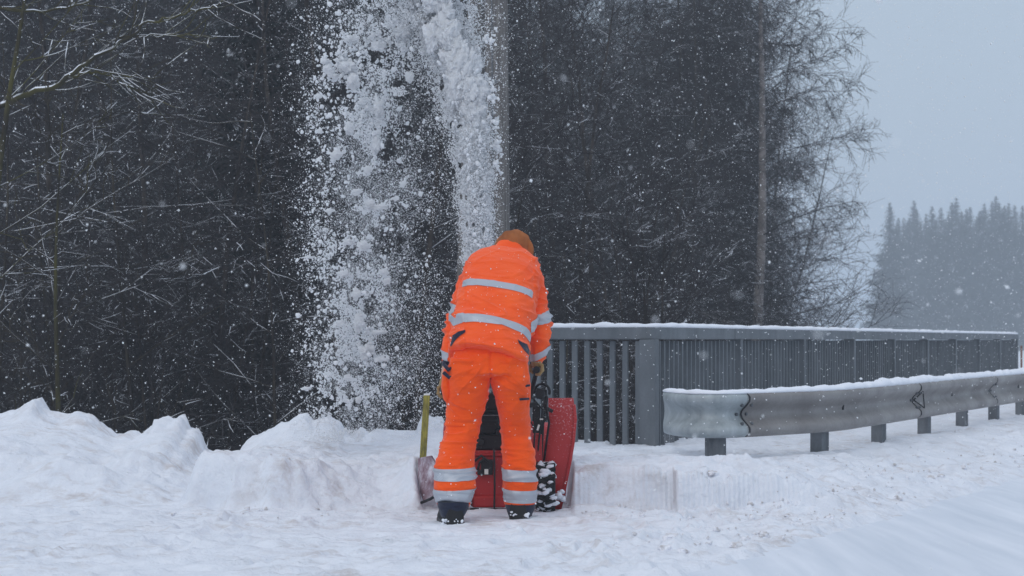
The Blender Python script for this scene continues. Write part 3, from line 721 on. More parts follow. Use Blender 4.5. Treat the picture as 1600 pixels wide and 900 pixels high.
def seam(s, w_=.014):
    rings = []
    for ds in (-w_ / 2, w_ / 2):
        rr = []
        for u in zz:
            sk = s + ds; p = gat(sk); d, nr = frame_at(sk); o = float(prof_off(u)) + .0085
            rr.append((p[0] + nr[0] * o, p[1] + nr[1] * o, ZG - .004 - u * (BH - .008)))
        rings.append(rr)
    V = [p for r in rings for p in r]; n = len(zz)
    m = MB(); d, nr = frame_at(s)
    V2 = [(p[0] - nr[0] * .007, p[1] - nr[1] * .007, p[2]) for p in V]
    Fc = [(j, j + 1, n + j + 1, n + j) for j in range(n - 1)]
    m.add(V + V2, Fc + [tuple(i + 2 * n for i in f[::-1]) for f in Fc] + [(j, j + 2 * n, j + 2 * n + 1, j + 1) for j in range(n - 1)] + [(n + j, n + j + 1, 3 * n + j + 1, 3 * n + j) for j in range(n - 1)])
    return m
for k, s in enumerate(sj): seam(s, .009).build('joint', m_seam, gr)
def on_beam(s, u, out=.01):
    p = gat(s); d, nr = frame_at(s); o = float(prof_off(u)) + out; return np.array([p[0] + nr[0] * o, p[1] + nr[1] * o, ZG - u * BH])
def bolt(s, u, r=.014):
    c = on_beam(s, u, .004); d, nr = frame_at(s); n3 = np.array([nr[0], nr[1], 0])
    MB().tube([c - n3 * .008, c + n3 * .008, c + n3 * .012], [r, r, r * .6], 8).build('bolt', m_steelpost, gr, smooth='auto')
for s in sj:
    for ds in (-.045, .05):
        for u in (.3, .5, .7): bolt(s + ds, u, .011)
for s in [s_of_px(x) for x in (1316, 1486, 1590)]:
    c = on_beam(s, .45, .003); MB().box(tuple(c), (.02, .012, .05), (0, 0, math.atan2(*frame_at(s)[0][::-1]))).build('bolt', m_seam, gr, bevel=.004)
# triangular reflector bracket
s = sj[1] + .03; c0 = on_beam(s, .5, .012); c1 = on_beam(s + .085, .33, .03); c2 = on_beam(s + .085, .70, .03)
c1[2] = ZG - .27 * BH; c2[2] = ZG - .72 * BH
MB().tube([c0, c1], [.005] * 2, 6).tube([c1, c2], [.005] * 2, 6).tube([c2, c0], [.005] * 2, 6).build('reflector_bracket', m_seam, gr)
# posts
pxs = [1124, 1296, 1388, 1458, 1516, 1565, 1606, 1640, 1672, 1700]
for px in pxs:
    s = s_of_px(px); p = gat(s); d, nr = frame_at(s); c = p - nr * .078; a = math.atan2(d[1], d[0])
    z0 = Hs(c[0], c[1]) - .35; z1 = ZG - .05; h = z1 - z0; zc = (z0 + z1) / 2
    m = MB()
    ca, sa = math.cos(a), math.sin(a)
    def lc(u, v): return (c[0] + ca * u - sa * v, c[1] + sa * u + ca * v, zc)
    m.box(lc(0, -.042), (.12, .006, h), (0, 0, a)).box(lc(-.057, .0), (.006, .078, h), (0, 0, a)).box(lc(.057, .0), (.006, .078, h), (0, 0, a))
    m.box(lc(-.045, .042), (.03, .006, h), (0, 0, a)).box(lc(.045, .042), (.03, .006, h), (0, 0, a))
    m.box((p[0] - nr[0] * .035, p[1] - nr[1] * .035, ZG - BH / 2), (.10, .02, .12), (0, 0, a))
    m.build('post', m_steelpost, gr)
sp_path = [gat(s) + frame_at(s)[1] * .015 for s in np.arange(.12, gs_[-1], .035)]
snow_strip(sp_path, ZG - .012, .050, lambda i: .022 + .024 * float(sst(0, 110, i)), 91).build('snow_cap', m_snow, gr, smooth=True)

# ------------------------------------------------------------------ yellow stake, marker post, clods
a0, a1 = P(659.5, 735, 10.3), P(667, 618, 10.32)
d = Vector(a1 - a0); L = d.length; rot_y = math.atan2(d.x, d.z)
st_ = MB().box(tuple((a0 + a1) / 2), (.040, .018, L), (0, rot_y, 0)).build('stake', m_yellow, origin=tuple(a0), bevel=.003)
tag(st_, 'yellow painted wooden stake sticking up out of the snow beside the machine', 'stake')
MB().box(tuple(a1 + np.array([0, 0, .006])), (.038, .018, .012)).build('snow_cap', m_snow, st_, bevel=.004)
mp = P(1596, 578, 33); mt_ = P(1596, 540, 33)
tag(MB().tube([mp - [0, 0, .3], mt_], [.02, .02], 8).build('marker_post', m_orangepost, origin=tuple(mp)), 'thin brownish marker post by the road past the end of the railing', 'marker post')
rc = np.random.default_rng(5)
def clod_geo(seed, r):
    bm = bmesh.new(); bmesh.ops.create_icosphere(bm, subdivisions=3, radius=1)
    for v in bm.verts:
        n = mnoise.noise(v.co * 1.6 + Vector((seed, 0, 0))) * .5 + mnoise.noise(v.co * 4 + Vector((0, seed, 0))) * .22
        v.co *= r * (1 + n); v.co.z *= .62
    me = bpy.data.meshes.new('snow_clod'); bm.to_mesh(me); bm.free(); me.materials.append(m_clod); return me
cl_me = [clod_geo(k * 3.1, .03) for k in range(4)]
for k, (px, py, s) in enumerate([(1297, 822, 1.0), (1312, 815, 1.15), (1193, 846, .9), (1150, 862, 1.1), (1068, 875, .8), (1442, 776, 1.0), (1455, 771, 1.2), (1504, 757, 1.0), (1402, 795, .9), (1330, 797, .8), (1262, 790, .9),
                                 (1231, 820, .7), (1112, 808, 1.0), (1095, 822, .9), (1050, 858, 1.5), (1040, 868, 1.1), (1470, 768, .8), (1345, 830, .6), (1120, 845, .6), (1240, 852, .5)]):
    Y = FPX / (py - HOR - 8); x = XX(px, Y)
    o = bpy.data.objects.new('snow_clod', cl_me[k % 4]); C.objects.link(o); o.location = (x, Y, Hs(x, Y) + .006); o.rotation_euler = (0, 0, k * 1.3); o.scale = (s, s, s)
    tag(o, 'small dirty clod of snow lying along the edge of the road', 'snow clod', 'snow clods by the road edge')
# crumbs: uncountable
def ico():
    bm = bmesh.new(); bmesh.ops.create_icosphere(bm, subdivisions=1, radius=1)
    V = np.array([v.co[:] for v in bm.verts]); F_ = np.array([[v.index for v in f.verts] for f in bm.faces]); bm.free(); return V, F_
OV = np.array([(1, 0, 0), (-1, 0, 0), (0, 1, 0), (0, -1, 0), (0, 0, 1), (0, 0, -1)], float)
OF = np.array([(0, 2, 4), (2, 1, 4), (1, 3, 4), (3, 0, 4), (2, 0, 5), (1, 2, 5), (3, 1, 5), (0, 3, 5)])
IV, IF = ico()
def scatter(pos, size, rs, proto='o', jit=.25, stretch=None):
    BV, BF = (OV, OF) if proto == 'o' else (IV, IF)
    n = len(pos); q = rs.normal(size=(n, 4)); q /= np.linalg.norm(q, axis=1)[:, None]
    w_, x, y, z = q.T
    Rm = np.stack([1 - 2 * (y * y + z * z), 2 * (x * y - z * w_), 2 * (x * z + y * w_), 2 * (x * y + z * w_), 1 - 2 * (x * x + z * z), 2 * (y * z - x * w_), 2 * (x * z - y * w_), 2 * (y * z + x * w_), 1 - 2 * (x * x + y * y)], 1).reshape(n, 3, 3)
    base = BV[None] * (1 + rs.normal(0, jit, (n, len(BV), 1))) * (1 + rs.uniform(-.35, .35, (n, 1, 3)))
    V = np.einsum('nij,nkj->nki', Rm, base) * np.asarray(size)[:, None, None]
    if stretch is not None: V *= np.array(stretch)[None, None]
    V = V + pos[:, None]
    F_ = BF[None] + (np.arange(n) * len(BV))[:, None, None]
    return V.reshape(-1, 3), F_.reshape(-1, 3)
n = 900
yy = rc.uniform(8.2, 16, n); dd_ = np.abs(rc.normal(.35, .35, n)); xx_ = road_edge(yy) - dd_
n2_ = 260; y2 = rc.uniform(9.3, 9.95, n2_); x2 = rc.uniform(.36, 1.9, n2_)
n3_ = 120; y3 = rc.normal(9.72, .16, n3_); x3 = rc.uniform(-2.0, -.5, n3_)
px_ = np.concatenate([xx_, x2, x3]); py2 = np.concatenate([yy, y2, y3])
k_ = px_ < road_edge(py2); px_, py2 = px_[k_], py2[k_]
pz = H(px_, py2); szz = rc.gamma(1.5, .0026, len(px_)) + .0015
V, F_ = scatter(np.stack([px_, py2, pz + szz * .3], 1), szz, rc, 'i')
tag(np_mesh('snow_crumbs', V, F_, m_clod), 'loose crumbs of broken snow scattered below the cut bank', 'snow', kind='stuff')

# ------------------------------------------------------------------ snow blower
BY = 10.0
bl = thing('snow_blower', (-.02, 10.1, 0), 'red and black walk-behind snow blower in front of the worker', 'snow blower')
# auger housing: curved back sheet with two side plates, open to the front
def housing(x0, x1, h, yb, dpt, thick=.012):
    n = 14; rings_o = []
    prof = []
    for i in range(n + 1):
        a = -math.pi / 2 + math.pi * .95 * i / n
        prof.append((yb + dpt * .5 - dpt * .5 * math.cos(a) , .03 + h / 2 + h / 2 * math.sin(a)))
    inn = [(y + thick, z) for y, z in prof[::-1]]
    ring = prof + inn
    return MB().loft([[(x0, y, z) for y, z in ring], [(x1, y, z) for y, z in ring]])
housing(-.42, .33, .46, 10.35, .4).build('auger_housing', m_red, bl, smooth='auto')
# left end plate, frosted, and skid
lp = MB(); ring = [P(653, 716, 10.22), P(672, 712, 10.05), P(686, 735, 9.98), P(688, 768, 9.98), P(662, 786, 10.06), P(652, 760, 10.2)]
lp.loft([[tuple(p) for p in ring], [tuple(p + np.array([.012, .03, 0])) for p in ring]]).build('end_plate', m_red2, bl, bevel=.004)
MB().tube([P(655, 787, 10.02), P(672, 780, 9.98), P(692, 768, 9.97)], [.008, .009, .008], 6).build('skid', m_black, bl)
# tall right side sheet
rows = [(622, 857, 896, 10.12), (632, 857, 897, 10.09), (655, 858, 899, 10.04), (690, 857, 896, 10.0), (720, 851, 891, 9.99), (745, 846, 886, 10.0), (775, 843, 880, 10.03), (800, 842, 874, 10.06)]
rings = []
for py, xa, xb, Y in rows:
    a = P(xa, py, Y); b = P(xb, py, Y); mid = (a + b) / 2 + np.array([0, -.012, 0])
    rings.append([tuple(a), tuple(mid), tuple(b), tuple(b + [0.002, .05, 0]), tuple(b + [-.01, .05, 0]), tuple(mid + [0, .012, 0]), tuple(a + [0, .012, 0])])
sp_ = MB().loft(rings).build('side_sheet', m_red, bl, smooth='auto')
rings = []
for py, xa, xb, Y in rows[1:]:
    b = P(xb - 1, py, Y)
    rings.append([tuple(b + [-.006, -.012, 0]), tuple(b + [.012, -.010, 0]), tuple(b + [.014, .02, 0]), tuple(b + [-.004, .006, 0])])
MB().loft(rings).build('flange', m_red, sp_, bevel=.002)
# engine
en = MB()
en.box(tuple(P(766, 655, 10.08)), (.20, .16, .36)).box(tuple(P(766, 628, 10.0)), (.15, .10, .10)).box(tuple(P(766, 690, 10.0)), (.17, .08, .09))
en.tube([P(764, 662, 9.99), P(764, 662, 9.95)], [.062, .058], 20)
eng = en.build('engine', m_black, bl, bevel=.012)
g_ = MB()
for k in range(6): g_.box(tuple(P(766, 634 + k * 8, 9.945)), (.11, .012, .008))
g_.build('grille', m_rubber, eng)
MB().box(tuple(P(766, 649, 9.93)), (.16, .01, .005)).build('trim', m_steelpost, eng)
MB().tube([P(750, 618, 10), P(768, 600, 10.02), P(780, 606, 10.02)], [.016] * 3, 8).box(tuple(P(768, 604, 10.03)), (.05, .05, .05)).build('fuel_cap', m_steelpost, bl, bevel=.006)
for (x, y, r) in ((748, 640, .02), (782, 636, .018), (752, 690, .022), (780, 676, .02)):
    c = P(x, y, 9.96); MB().tube([c, c + [0, -.03, 0]], [r, r * .8], 10).build('knob', m_rubber, eng, smooth='auto')
# red gear case between the legs
gc = MB().box(tuple(P(764, 750, 9.98)), (.215, .14, .30)).box(tuple(P(764, 783, 9.93)), (.20, .08, .07)).build('gear_case', m_red, bl, bevel=.014)
MB().box(tuple(P(765, 710, 9.92)), (.21, .05, .012)).build('flange', m_red, gc, bevel=.003)
MB().box(tuple(P(761, 728, 9.89)), (.07, .03, .075)).box(tuple(P(758, 738, 9.885)), (.09, .02, .03)).build('valve_block', m_black, gc, bevel=.005)
MB().box(tuple(P(760, 737, 9.868)), (.022, .004, .03)).build('sticker', m_white, gc)
MB().tube([P(772, 700, 9.88), P(773, 760, 9.87), P(772, 804, 9.87)], [.006] * 3, 6).tube([P(742, 720, 9.9), P(752, 712, 9.87), P(765, 722, 9.87)], [.008] * 3, 6).tube([P(746, 735, 9.9), P(750, 722, 9.87), P(757, 716, 9.87)], [.007] * 3, 6).build('linkage', m_black, bl)
MB().box(tuple(P(764, 797, 9.93)), (.22, .05, .02)).build('drag_bar', m_black, bl, bevel=.004)
# controls and right frame, black clutter
cb = MB()
cb.box(tuple(P(843, 615, 9.98)), (.05, .06, .06), (0, .3, 0)).box(tuple(P(838, 655, 9.98)), (.045, .06, .16)).box(tuple(P(846, 690, 10.02)), (.022, .04, .30), (0, .06, 0)).box(tuple(P(833, 632, 9.94)), (.05, .04, .025), (0, -.3, .2))
cb.box(tuple(P(858, 640, 10.0)), (.05, .03, .022), (0, .5, 0)).box(tuple(P(853, 628, 9.98)), (.022, .03, .07), (0, .1, 0))
cb.build('control_box', m_black, bl, bevel=.005)
c = P(847, 612, 9.97)
ringp = [c + np.array([.045 * math.cos(a), 0.01, .045 * math.sin(a)]) for a in np.linspace(-.4, 4.2, 12)]
MB().tube(ringp, [.008] * 12, 8).build('lever', m_black, bl, smooth=True)
MB().tube([P(830, 620, 9.95), P(848, 640, 9.93), P(842, 690, 9.95), P(838, 735, 9.98)], [.006] * 4, 6).tube([P(852, 630, 9.96), P(858, 660, 9.97), P(850, 720, 9.98)], [.007] * 3, 6).tube([P(825, 650, 9.95), P(836, 672, 9.92), P(833, 720, 9.95)], [.005] * 3, 6).build('cable', m_black, bl, smooth=True)
MB().box(tuple(P(840, 700, 9.98)), (.05, .05, .16)).box(tuple(P(832, 665, 9.95)), (.012, .01, .05)).build('bracket', m_red, bl, bevel=.004)
MB().box(tuple(P(841, 668, 9.925)), (.012, .004, .035), (0, .3, 0)).box(tuple(P(846, 655, 9.925)), (.02, .004, .008)).build('sticker', m_white, bl)
# handlebars
HR = P(838, 577, 9.62); HL = P(694, 612, 9.55)
for h_, bx in ((HR, .075), (HL, -.26)):
    pth = [np.array([bx, 10.05, .35]), np.array([bx, 9.98, .55]), h_ + np.array([0, .12, -.03]), h_ + np.array([0, -.06, .0])]
    hb = MB().tube(pth, [.013] * 4, 10).build('handlebar', m_black, bl, smooth='auto')
    MB().tube([h_ + np.array([0, .05, -.015]), h_ + np.array([0, -.065, .0])], [.019, .019], 12).build('grip', m_rubber, hb, smooth='auto')
# chute in front of the operator
cw = [np.array([-.12, 10.62, .45]), np.array([-.13, 10.62, .75]), np.array([-.14, 10.6, 1.0]), np.array([-.16, 10.58, 1.16])]
MB().tube(cw, [.10, .085, .08, .075], 14).build('chute', m_red, bl, smooth='auto')
MB().box((-.18, 10.56, 1.2), (.14, .17, .02), (0, -.9, 0)).build('deflector', m_black, bl, bevel=.004)
# wheels
def wheel(xc, w_, r=.15, yc=10.0):
    c = np.array([xc, yc, r - .012])
    prof = [(-w_ / 2, r * .55), (-w_ / 2, r * .84), (-w_ * .42, r * .93), (w_ * .42, r * .93), (w_ / 2, r * .84), (w_ / 2, r * .55)]
    rings = []
    for k in range(33):
        a = 2 * math.pi * k / 32; rings.append([(c[0] + u, c[1] + math.cos(a) * v, c[2] + math.sin(a) * v) for u, v in prof])
    ty = MB().loft(rings, cap=False).build('wheel', m_rubber, bl, smooth='auto')
    tr = MB(); sn = []
    for k in range(18):
        a = 2 * math.pi * k / 18
        for s in (-1, 1):
            aa = a + (.17 if s > 0 else 0)
            cc = (c[0] + s * w_ * .24, c[1] + math.cos(aa) * r * .965, c[2] + math.sin(aa) * r * .965)
            M = Matrix.Rotation(aa, 3, 'X') @ Matrix.Rotation(s * .5, 3, 'Y')
            M = Matrix.Rotation(aa, 3, 'X') @ Matrix.Rotation(s * .45, 3, 'Y')
            b8 = [Vector(cc) + Matrix.Rotation(aa, 3, 'X') @ (Matrix.Rotation(s * .45, 3, 'Y') @ Vector((x * w_ * .27, y * r * .07, z * r * .055))) for x in (-1, 1) for y in (-1, 1) for z in (-1, 1)]
            tr.add(b8, [(0, 1, 3, 2), (4, 6, 7, 5), (0, 4, 5, 1), (2, 3, 7, 6), (0, 2, 6, 4), (1, 5, 7, 3)])
            sn.append((c[0] + s * w_ * .2, c[1] + math.cos(aa + .17) * r * .95, c[2] + math.sin(aa + .17) * r * .95))
    tr.build('tread', m_rubber, ty)
    MB().tube([c - [w_ * .4, 0, 0], c + [w_ * .4, 0, 0]], [r * .56, r * .56], 20).build('rim', m_red, ty, smooth='auto')
    sn = np.array(sn); rs = np.random.default_rng(3)
    sn = np.repeat(sn, 3, 0) + rs.normal(0, [w_ * .12, .008, .008], (len(sn) * 3, 3))
    V, F_ = scatter(sn, rs.uniform(.008, .021, len(sn)), rs, 'i', .12, (1.5, .7, 1))
    np_mesh('snow_clumps', V, F_, m_snow, ty, smooth=True)
wheel(XX(852, 9.95), .115, .145, 9.97); wheel(XX(716, 9.95), .115, .145, 9.97)
# lump of snow on the sheet's foot
V, F_ = scatter(np.array([P(874, 775, 9.94), P(878, 768, 9.95), P(870, 786, 9.93), P(880, 780, 9.97), P(873, 770, 9.96)]), np.array([.02, .018, .018, .022, .02]), rc, 'i', .15)
np_mesh('stuck_snow', V, F_, m_snow, bl, smooth=True)

# ------------------------------------------------------------------ worker
pr = thing('person', (XX(762, 9.35), 9.35, 0), 'worker in orange high-visibility jacket and trousers bending over the snow blower, seen from behind', 'person')
def ring_pts(c, u, v, ru, rv, n=28, p=2.3):
    out = []
    for k in range(n):
        a = 2 * math.pi * k / n; ca, sa = math.cos(a), math.sin(a)
        out.append(tuple(c + u * ru * math.copysign(abs(ca) ** (2 / p), ca) + v * rv * math.copysign(abs(sa) ** (2 / p), sa)))
    return out
def limb(m, L, n=24, p=2.2, vref=(0, 1, 0)):
    """L: list of (px, py, Y, halfwidth px, depth m)"""
    cs = [P(a, b, c) for a, b, c, _, _ in L]; rings = []
    for i, (a, b, Y, hw, dp) in enumerate(L):
        t_ = cs[min(i + 1, len(cs) - 1)] - cs[max(i - 1, 0)]; t_ /= np.linalg.norm(t_)
        u = np.cross(np.array(vref, float), t_); u /= np.linalg.norm(u); v = np.cross(t_, u)
        rings.append(ring_pts(cs[i], u, v, hw / FPX * Y, dp, n, p))
    m.loft(rings); return m
def remesh(m, voxel=.008, smooth_it=6):
    me = bpy.data.meshes.new('tmp'); me.from_pydata(m.v, [], m.f); me.update()
    bm = bmesh.new(); bm.from_mesh(me); bmesh.ops.recalc_face_normals(bm, faces=bm.faces); bm.to_mesh(me); bm.free()
    o = bpy.data.objects.new('tmp', me); C.objects.link(o)
    r = o.modifiers.new('r', 'REMESH'); r.mode = 'VOXEL'; r.voxel_size = voxel
    s_ = o.modifiers.new('s', 'SMOOTH'); s_.iterations = smooth_it; s_.factor = .5
    dg = bpy.context.evaluated_depsgraph_get(); dg.update()
    out = bpy.data.meshes.new_from_object(o.evaluated_get(dg)); bpy.data.objects.remove(o); return out
def displace(me, fn):
    me.update(); n = len(me.vertices); co = np.empty(n * 3, np.float32); me.vertices.foreach_get('co', co); co = co.reshape(-1, 3)
    no = np.array([v.normal[:] for v in me.vertices], np.float32); d = np.array([fn(Vector(c), Vector(nn)) for c, nn in zip(co, no)], np.float32)
    me.vertices.foreach_set('co', (co + no * d[:, None]).ravel()); me.update()
def finish(me, name, mt, parent):
    me.name = name; me.materials.clear(); me.materials.append(mt)
    me.transform(Matrix.Translation(-LOC[parent.name])); me.polygons.foreach_set('use_smooth', np.ones(len(me.polygons), bool))
    o = bpy.data.objects.new(name, me); C.objects.link(o); o.parent = parent; LOC[o.name] = LOC[parent.name]; return o
def band(src, name, mt, parent, c, nrm, hw, filt=None, off=.003, bend=0):
    """cut a strip of a world-space mesh between two planes and lift it off the surface"""
    bm = bmesh.new(); bm.from_mesh(src); bm.normal_update(); n_ = Vector(nrm).normalized(); c = Vector(c)
    if filt: bmesh.ops.delete(bm, geom=[f for f in bm.faces if not filt(f.calc_center_median())], context='FACES')
    for sgn in (1, -1):
        g_ = bm.verts[:] + bm.edges[:] + bm.faces[:]
        bmesh.ops.bisect_plane(bm, geom=g_, plane_co=c + n_ * hw * sgn, plane_no=n_ * sgn, clear_outer=True)
    left_ = set(bm.verts); isl = []
    while left_:
        st = [left_.pop()]; cur = [st[0]]
        while st:
            for e_ in st.pop().link_edges:
                for q in e_.verts:
                    if q in left_: left_.discard(q); st.append(q); cur.append(q)
        isl.append(cur)
    bm.normal_update(); big_ = max(isl, key=lambda i_: sum(1 for v in i_ if v.normal.y < -.1)); bmesh.ops.delete(bm, geom=[v for i_ in isl if i_ is not big_ for v in i_], context='VERTS')
    bm.normal_update()
    for v in bm.verts: v.co += v.normal * off
    me = bpy.data.meshes.new(name)
    ed = [e_ for e_ in bm.edges if e_.is_boundary]
    r = bmesh.ops.extrude_edge_only(bm, edges=ed)
    for v in [x for x in r['geom'] if isinstance(x, bmesh.types.BMVert)]: v.co -= v.normal * 0 + (v.co - v.co) 
    bm.normal_update()
    bm.to_mesh(me); bm.free()
    return finish(me, name, mt, parent)

NZ = mnoise.noise
def ridge(v): return 1 - abs(NZ(v)) * 2
def crease(x, y, z, k=3.2, wp=.35):
    """sharp fold lines, 0..1, on warped coordinates"""
    v = Vector((x, y, z)); q = NZ(v * .7 + Vector((7, 3, 1))); v = v + Vector((q, -q, q)) * wp * 2
    return max(0.0, 1 - abs(NZ(v)) * k) ** 1.6
# --- trousers
tm = MB()
limb(tm, [(764, 520, 9.46, 46, .11), (763, 545, 9.42, 53, .13), (763, 570, 9.38, 57.5, .145), (764, 590, 9.37, 59, .15)], 32)
limb(tm, [(733, 560, 9.37, 30, .13), (733, 592, 9.37, 33.5, .13), (730, 620, 9.39, 31, .12), (725, 650, 9.41, 27.5, .108), (720, 680, 9.40, 25.5, .098), (714, 705, 9.35, 27.5, .098), (711, 730, 9.30, 30.5, .10), (710, 755, 9.26, 30.5, .098), (709.5, 772, 9.24, 29, .094), (709, 787, 9.22, 26.5, .088)], 28)
limb(tm, [(793, 560, 9.38, 29, .13), (797, 592, 9.38, 29, .13), (801, 620, 9.43, 26, .12), (804, 650, 9.48, 23.5, .108), (806, 680, 9.50, 22, .098), (809, 705, 9.49, 24, .098), (811.5, 730, 9.48, 25.2, .10), (812.5, 755, 9.47, 25.4, .098), (813, 772, 9.47, 25, .094), (813, 788, 9.47, 24, .088)], 28)
tme = remesh(tm, .0055, 6)
def dt(c, n):
    z = c.z; x = c.x; y = c.y; sd_ = 1 if x > -.11 else -1
    k = .005 * NZ(Vector((x * 9, y * 9, z * 9)))
    kn = math.exp(-((z - .45) / .15) ** 2)
    k += .011 * kn * crease(x * 4 + z * 5 * sd_, y * 3, z * 17)
    an = math.exp(-((z - .24) / .09) ** 2); k += .013 * an * crease(x * 5 - z * 6 * sd_ + 4, y * 4, z * 19)
    se = math.exp(-((z - .80) / .13) ** 2); k += .011 * se * crease(x * 13 + (z - .8) * 12 * sd_, y * 4, z * 9 + 9)
    k += .005 * crease(x * 7 + z * 3, y * 6, z * 7 + 20)
    if n.y < 0:
        k -= .012 * math.exp(-((x + .115) / .008) ** 2) * (z > .8)              # centre seam
        k -= .004 * math.exp(-((z - .53 + .05 * sd_ * (x + .1)) / .004) ** 2)      # knee panel seam
        k -= .004 * math.exp(-((z - .865) / .003) ** 2) * (abs(x + .115) > .05)    # pocket edge
    if .1 < z < .2: k -= .004 * math.exp(-((z - .115) / .003) ** 2)
    return k
displace(tme, dt)
src_t = tme.copy()
trs = finish(tme, 'trousers', m_orange2, pr)
for sgn, cen in ((-1, 9.24), (1, 9.47)):
    f_ = (lambda c: c.x < -.11) if sgn < 0 else (lambda c: c.x >= -.11)
    for ya, yb in ((735, 753), (767, 787)):
        z0 = 1 - (ya - HOR) / FPX * (cen - .09); z1 = 1 - (yb - HOR) / FPX * (cen - .09)
        band(src_t, 'reflective_stripe', m_refl, trs, (-.3 if sgn < 0 else .045, cen - .09, (z0 + z1) / 2), (.03 * sgn, -.06, 1), (z0 - z1) / 2, f_)
# --- jacket with sleeves
ro = math.radians(-7)
def tring(px, py, Y, hw, dp, lean, roll=ro):
    t_ = np.array([math.sin(roll) * -1, math.sin(lean), math.cos(lean)]); t_ /= np.linalg.norm(t_)
    u = np.array([math.cos(roll), 0, math.sin(roll)]); v = np.cross(t_, u); return ring_pts(P(px, py, Y), u, v, hw / FPX * Y, dp, 36, 2.5)
jm = MB()
jm.loft([tring(762, 563, 9.39, 62.5, .205, .42, R(-12)), tring(764, 550, 9.42, 62, .195, .45, R(-11)), tring(767, 528, 9.47, 61.5, .178, .52, R(-9)), tring(770, 505, 9.53, 61, .168, .62, R(-8)), tring(775, 480, 9.6, 60, .162, .68),
         tring(780, 455, 9.69, 60.5, .158, .72), tring(785, 434, 9.77, 60, .15, .78), tring(787, 421, 9.83, 58, .13, .85), tring(790, 412, 9.88, 50, .11, .9), tring(794, 404, 9.92, 37, .088, .9), tring(798, 398, 9.95, 25, .065, .9)])
limb(jm, [(755, 424, 9.84, 21, .085), (742, 434, 9.82, 20.5, .088), (731, 452, 9.80, 18.5, .082), (724, 471, 9.77, 17, .076), (719, 490, 9.73, 16, .07), (714.5, 510, 9.69, 15.5, .064), (710, 530, 9.65, 14, .058), (705, 548, 9.62, 12.5, .052), (701, 566, 9.60, 10.5, .046)], 20)
limb(jm, [(820, 433, 9.84, 21, .085), (830, 443, 9.82, 20.5, .088), (835.5, 461, 9.79, 17.5, .082), (838.5, 480, 9.75, 16, .076), (841, 498, 9.71, 15.5, .072), (843, 514, 9.68, 15.5, .07), (843, 530, 9.66, 14.5, .064), (841.5, 545, 9.65, 13, .058), (839, 558, 9.65, 11.5, .052), (837, 566, 9.65, 10, .044)], 20)
jme = remesh(jm, .0055, 6)
def dj(c, n):
    x, y, z = c; ax_ = abs(x + .065)
    k = .008 * NZ(Vector((x * 6, y * 6, z * 8)))
    lower = math.exp(-((z - 1.07) / .12) ** 2)
    k += .014 * (.35 + lower) * crease(x * 2.5 + 2, y * 3, (z + x * .25) * 12)
    k += .006 * crease(x * 6 - z * 5, y * 4, z * 8 + 3)
    if ax_ > .19: k += .011 * crease(x * 7 + z * 7, y * 5, z * 15 + 5)
    arm = math.exp(-((ax_ - .17) / .03) ** 2) * math.exp(-((z - 1.27) / .14) ** 2); k += .012 * arm * crease(x * 16, 3, z * 8) - .006 * arm
    if n.y < 0 and ax_ < .2: k -= .004 * math.exp(-((z + .12 * x - 1.335) / .003) ** 2)      # yoke seam
    return k
displace(jme, dj)
src_j = jme.copy()
jk = finish(jme, 'jacket', m_orange, pr)
# side limits of torso for filters (approx line between torso and sleeves)
def torso(c): 
    px = 800 + c.x / c.y * FPX; pyy = HOR - (c.z - 1) / c.y * FPX
    lft = np.interp(pyy, [400, 440, 480, 520, 560], [735, 724, 716, 707, 700]); rgt = np.interp(pyy, [400, 440, 475, 520, 600], [850, 836, 829, 829, 829])
    return lft < px < rgt
def bandpts(a, mid, b, hwpx, name='reflective_stripe', parent=jk, filt=torso):
    """plane through three back-surface points given in photo pixels (px,py,Y)"""
    A, M_, B = (Vector(P(*q)) for q in (a, mid, b)); n_ = (M_ - A).cross(B - A).normalized()
    if n_.z < 0: n_.negate()
    band(src_j, name, m_refl, parent, M_, n_, hwpx / FPX * mid[2], filt)
bandpts((722, 457, 9.70), (770, 447, 9.53), (830, 474, 9.66), 7.0)
bandpts((706, 523, 9.54), (760, 501, 9.33), (829, 540, 9.50), 7.5)
lf = lambda c: not torso(c) and c.x < -.1; rf = lambda c: not torso(c) and c.x > -.02
def armband(px, py, Y, tilt, hw, filt):
    band(src_j, 'reflective_stripe', m_refl, jk, tuple(P(px, py, Y)), (math.sin(tilt), -.25, math.cos(tilt)), hw / FPX * Y, filt)
armband(708, 485, 9.66, .12, 6.5, lf); armband(846, 498, 9.63, -.06, 7, rf)
armband(698, 558, 9.55, .1, 6, lf); armband(842, 556, 9.6, -.45, 5, rf)
# cuffs
for pts_, rr in (([P(701, 562, 9.60), P(699, 574, 9.585)], (.036, .032)), ([P(838, 563, 9.65), P(836, 571, 9.64)], (.034, .030))):
    MB().tube(pts_, rr, 14).build('cuff', m_navy, jk, smooth='auto')
# collar
jc = MB(); rr = []
for py, Y, hw, dp in ((406, 9.88, 29, .08), (399, 9.90, 27, .078), (392, 9.915, 24, .074), (387, 9.925, 21.5, .07)):
    rr.append(tring(795 + (406 - py) * .12, py, Y, hw, dp, .6, R(-12)))
jc.loft(rr).build('collar', m_orange, jk, smooth='auto', )
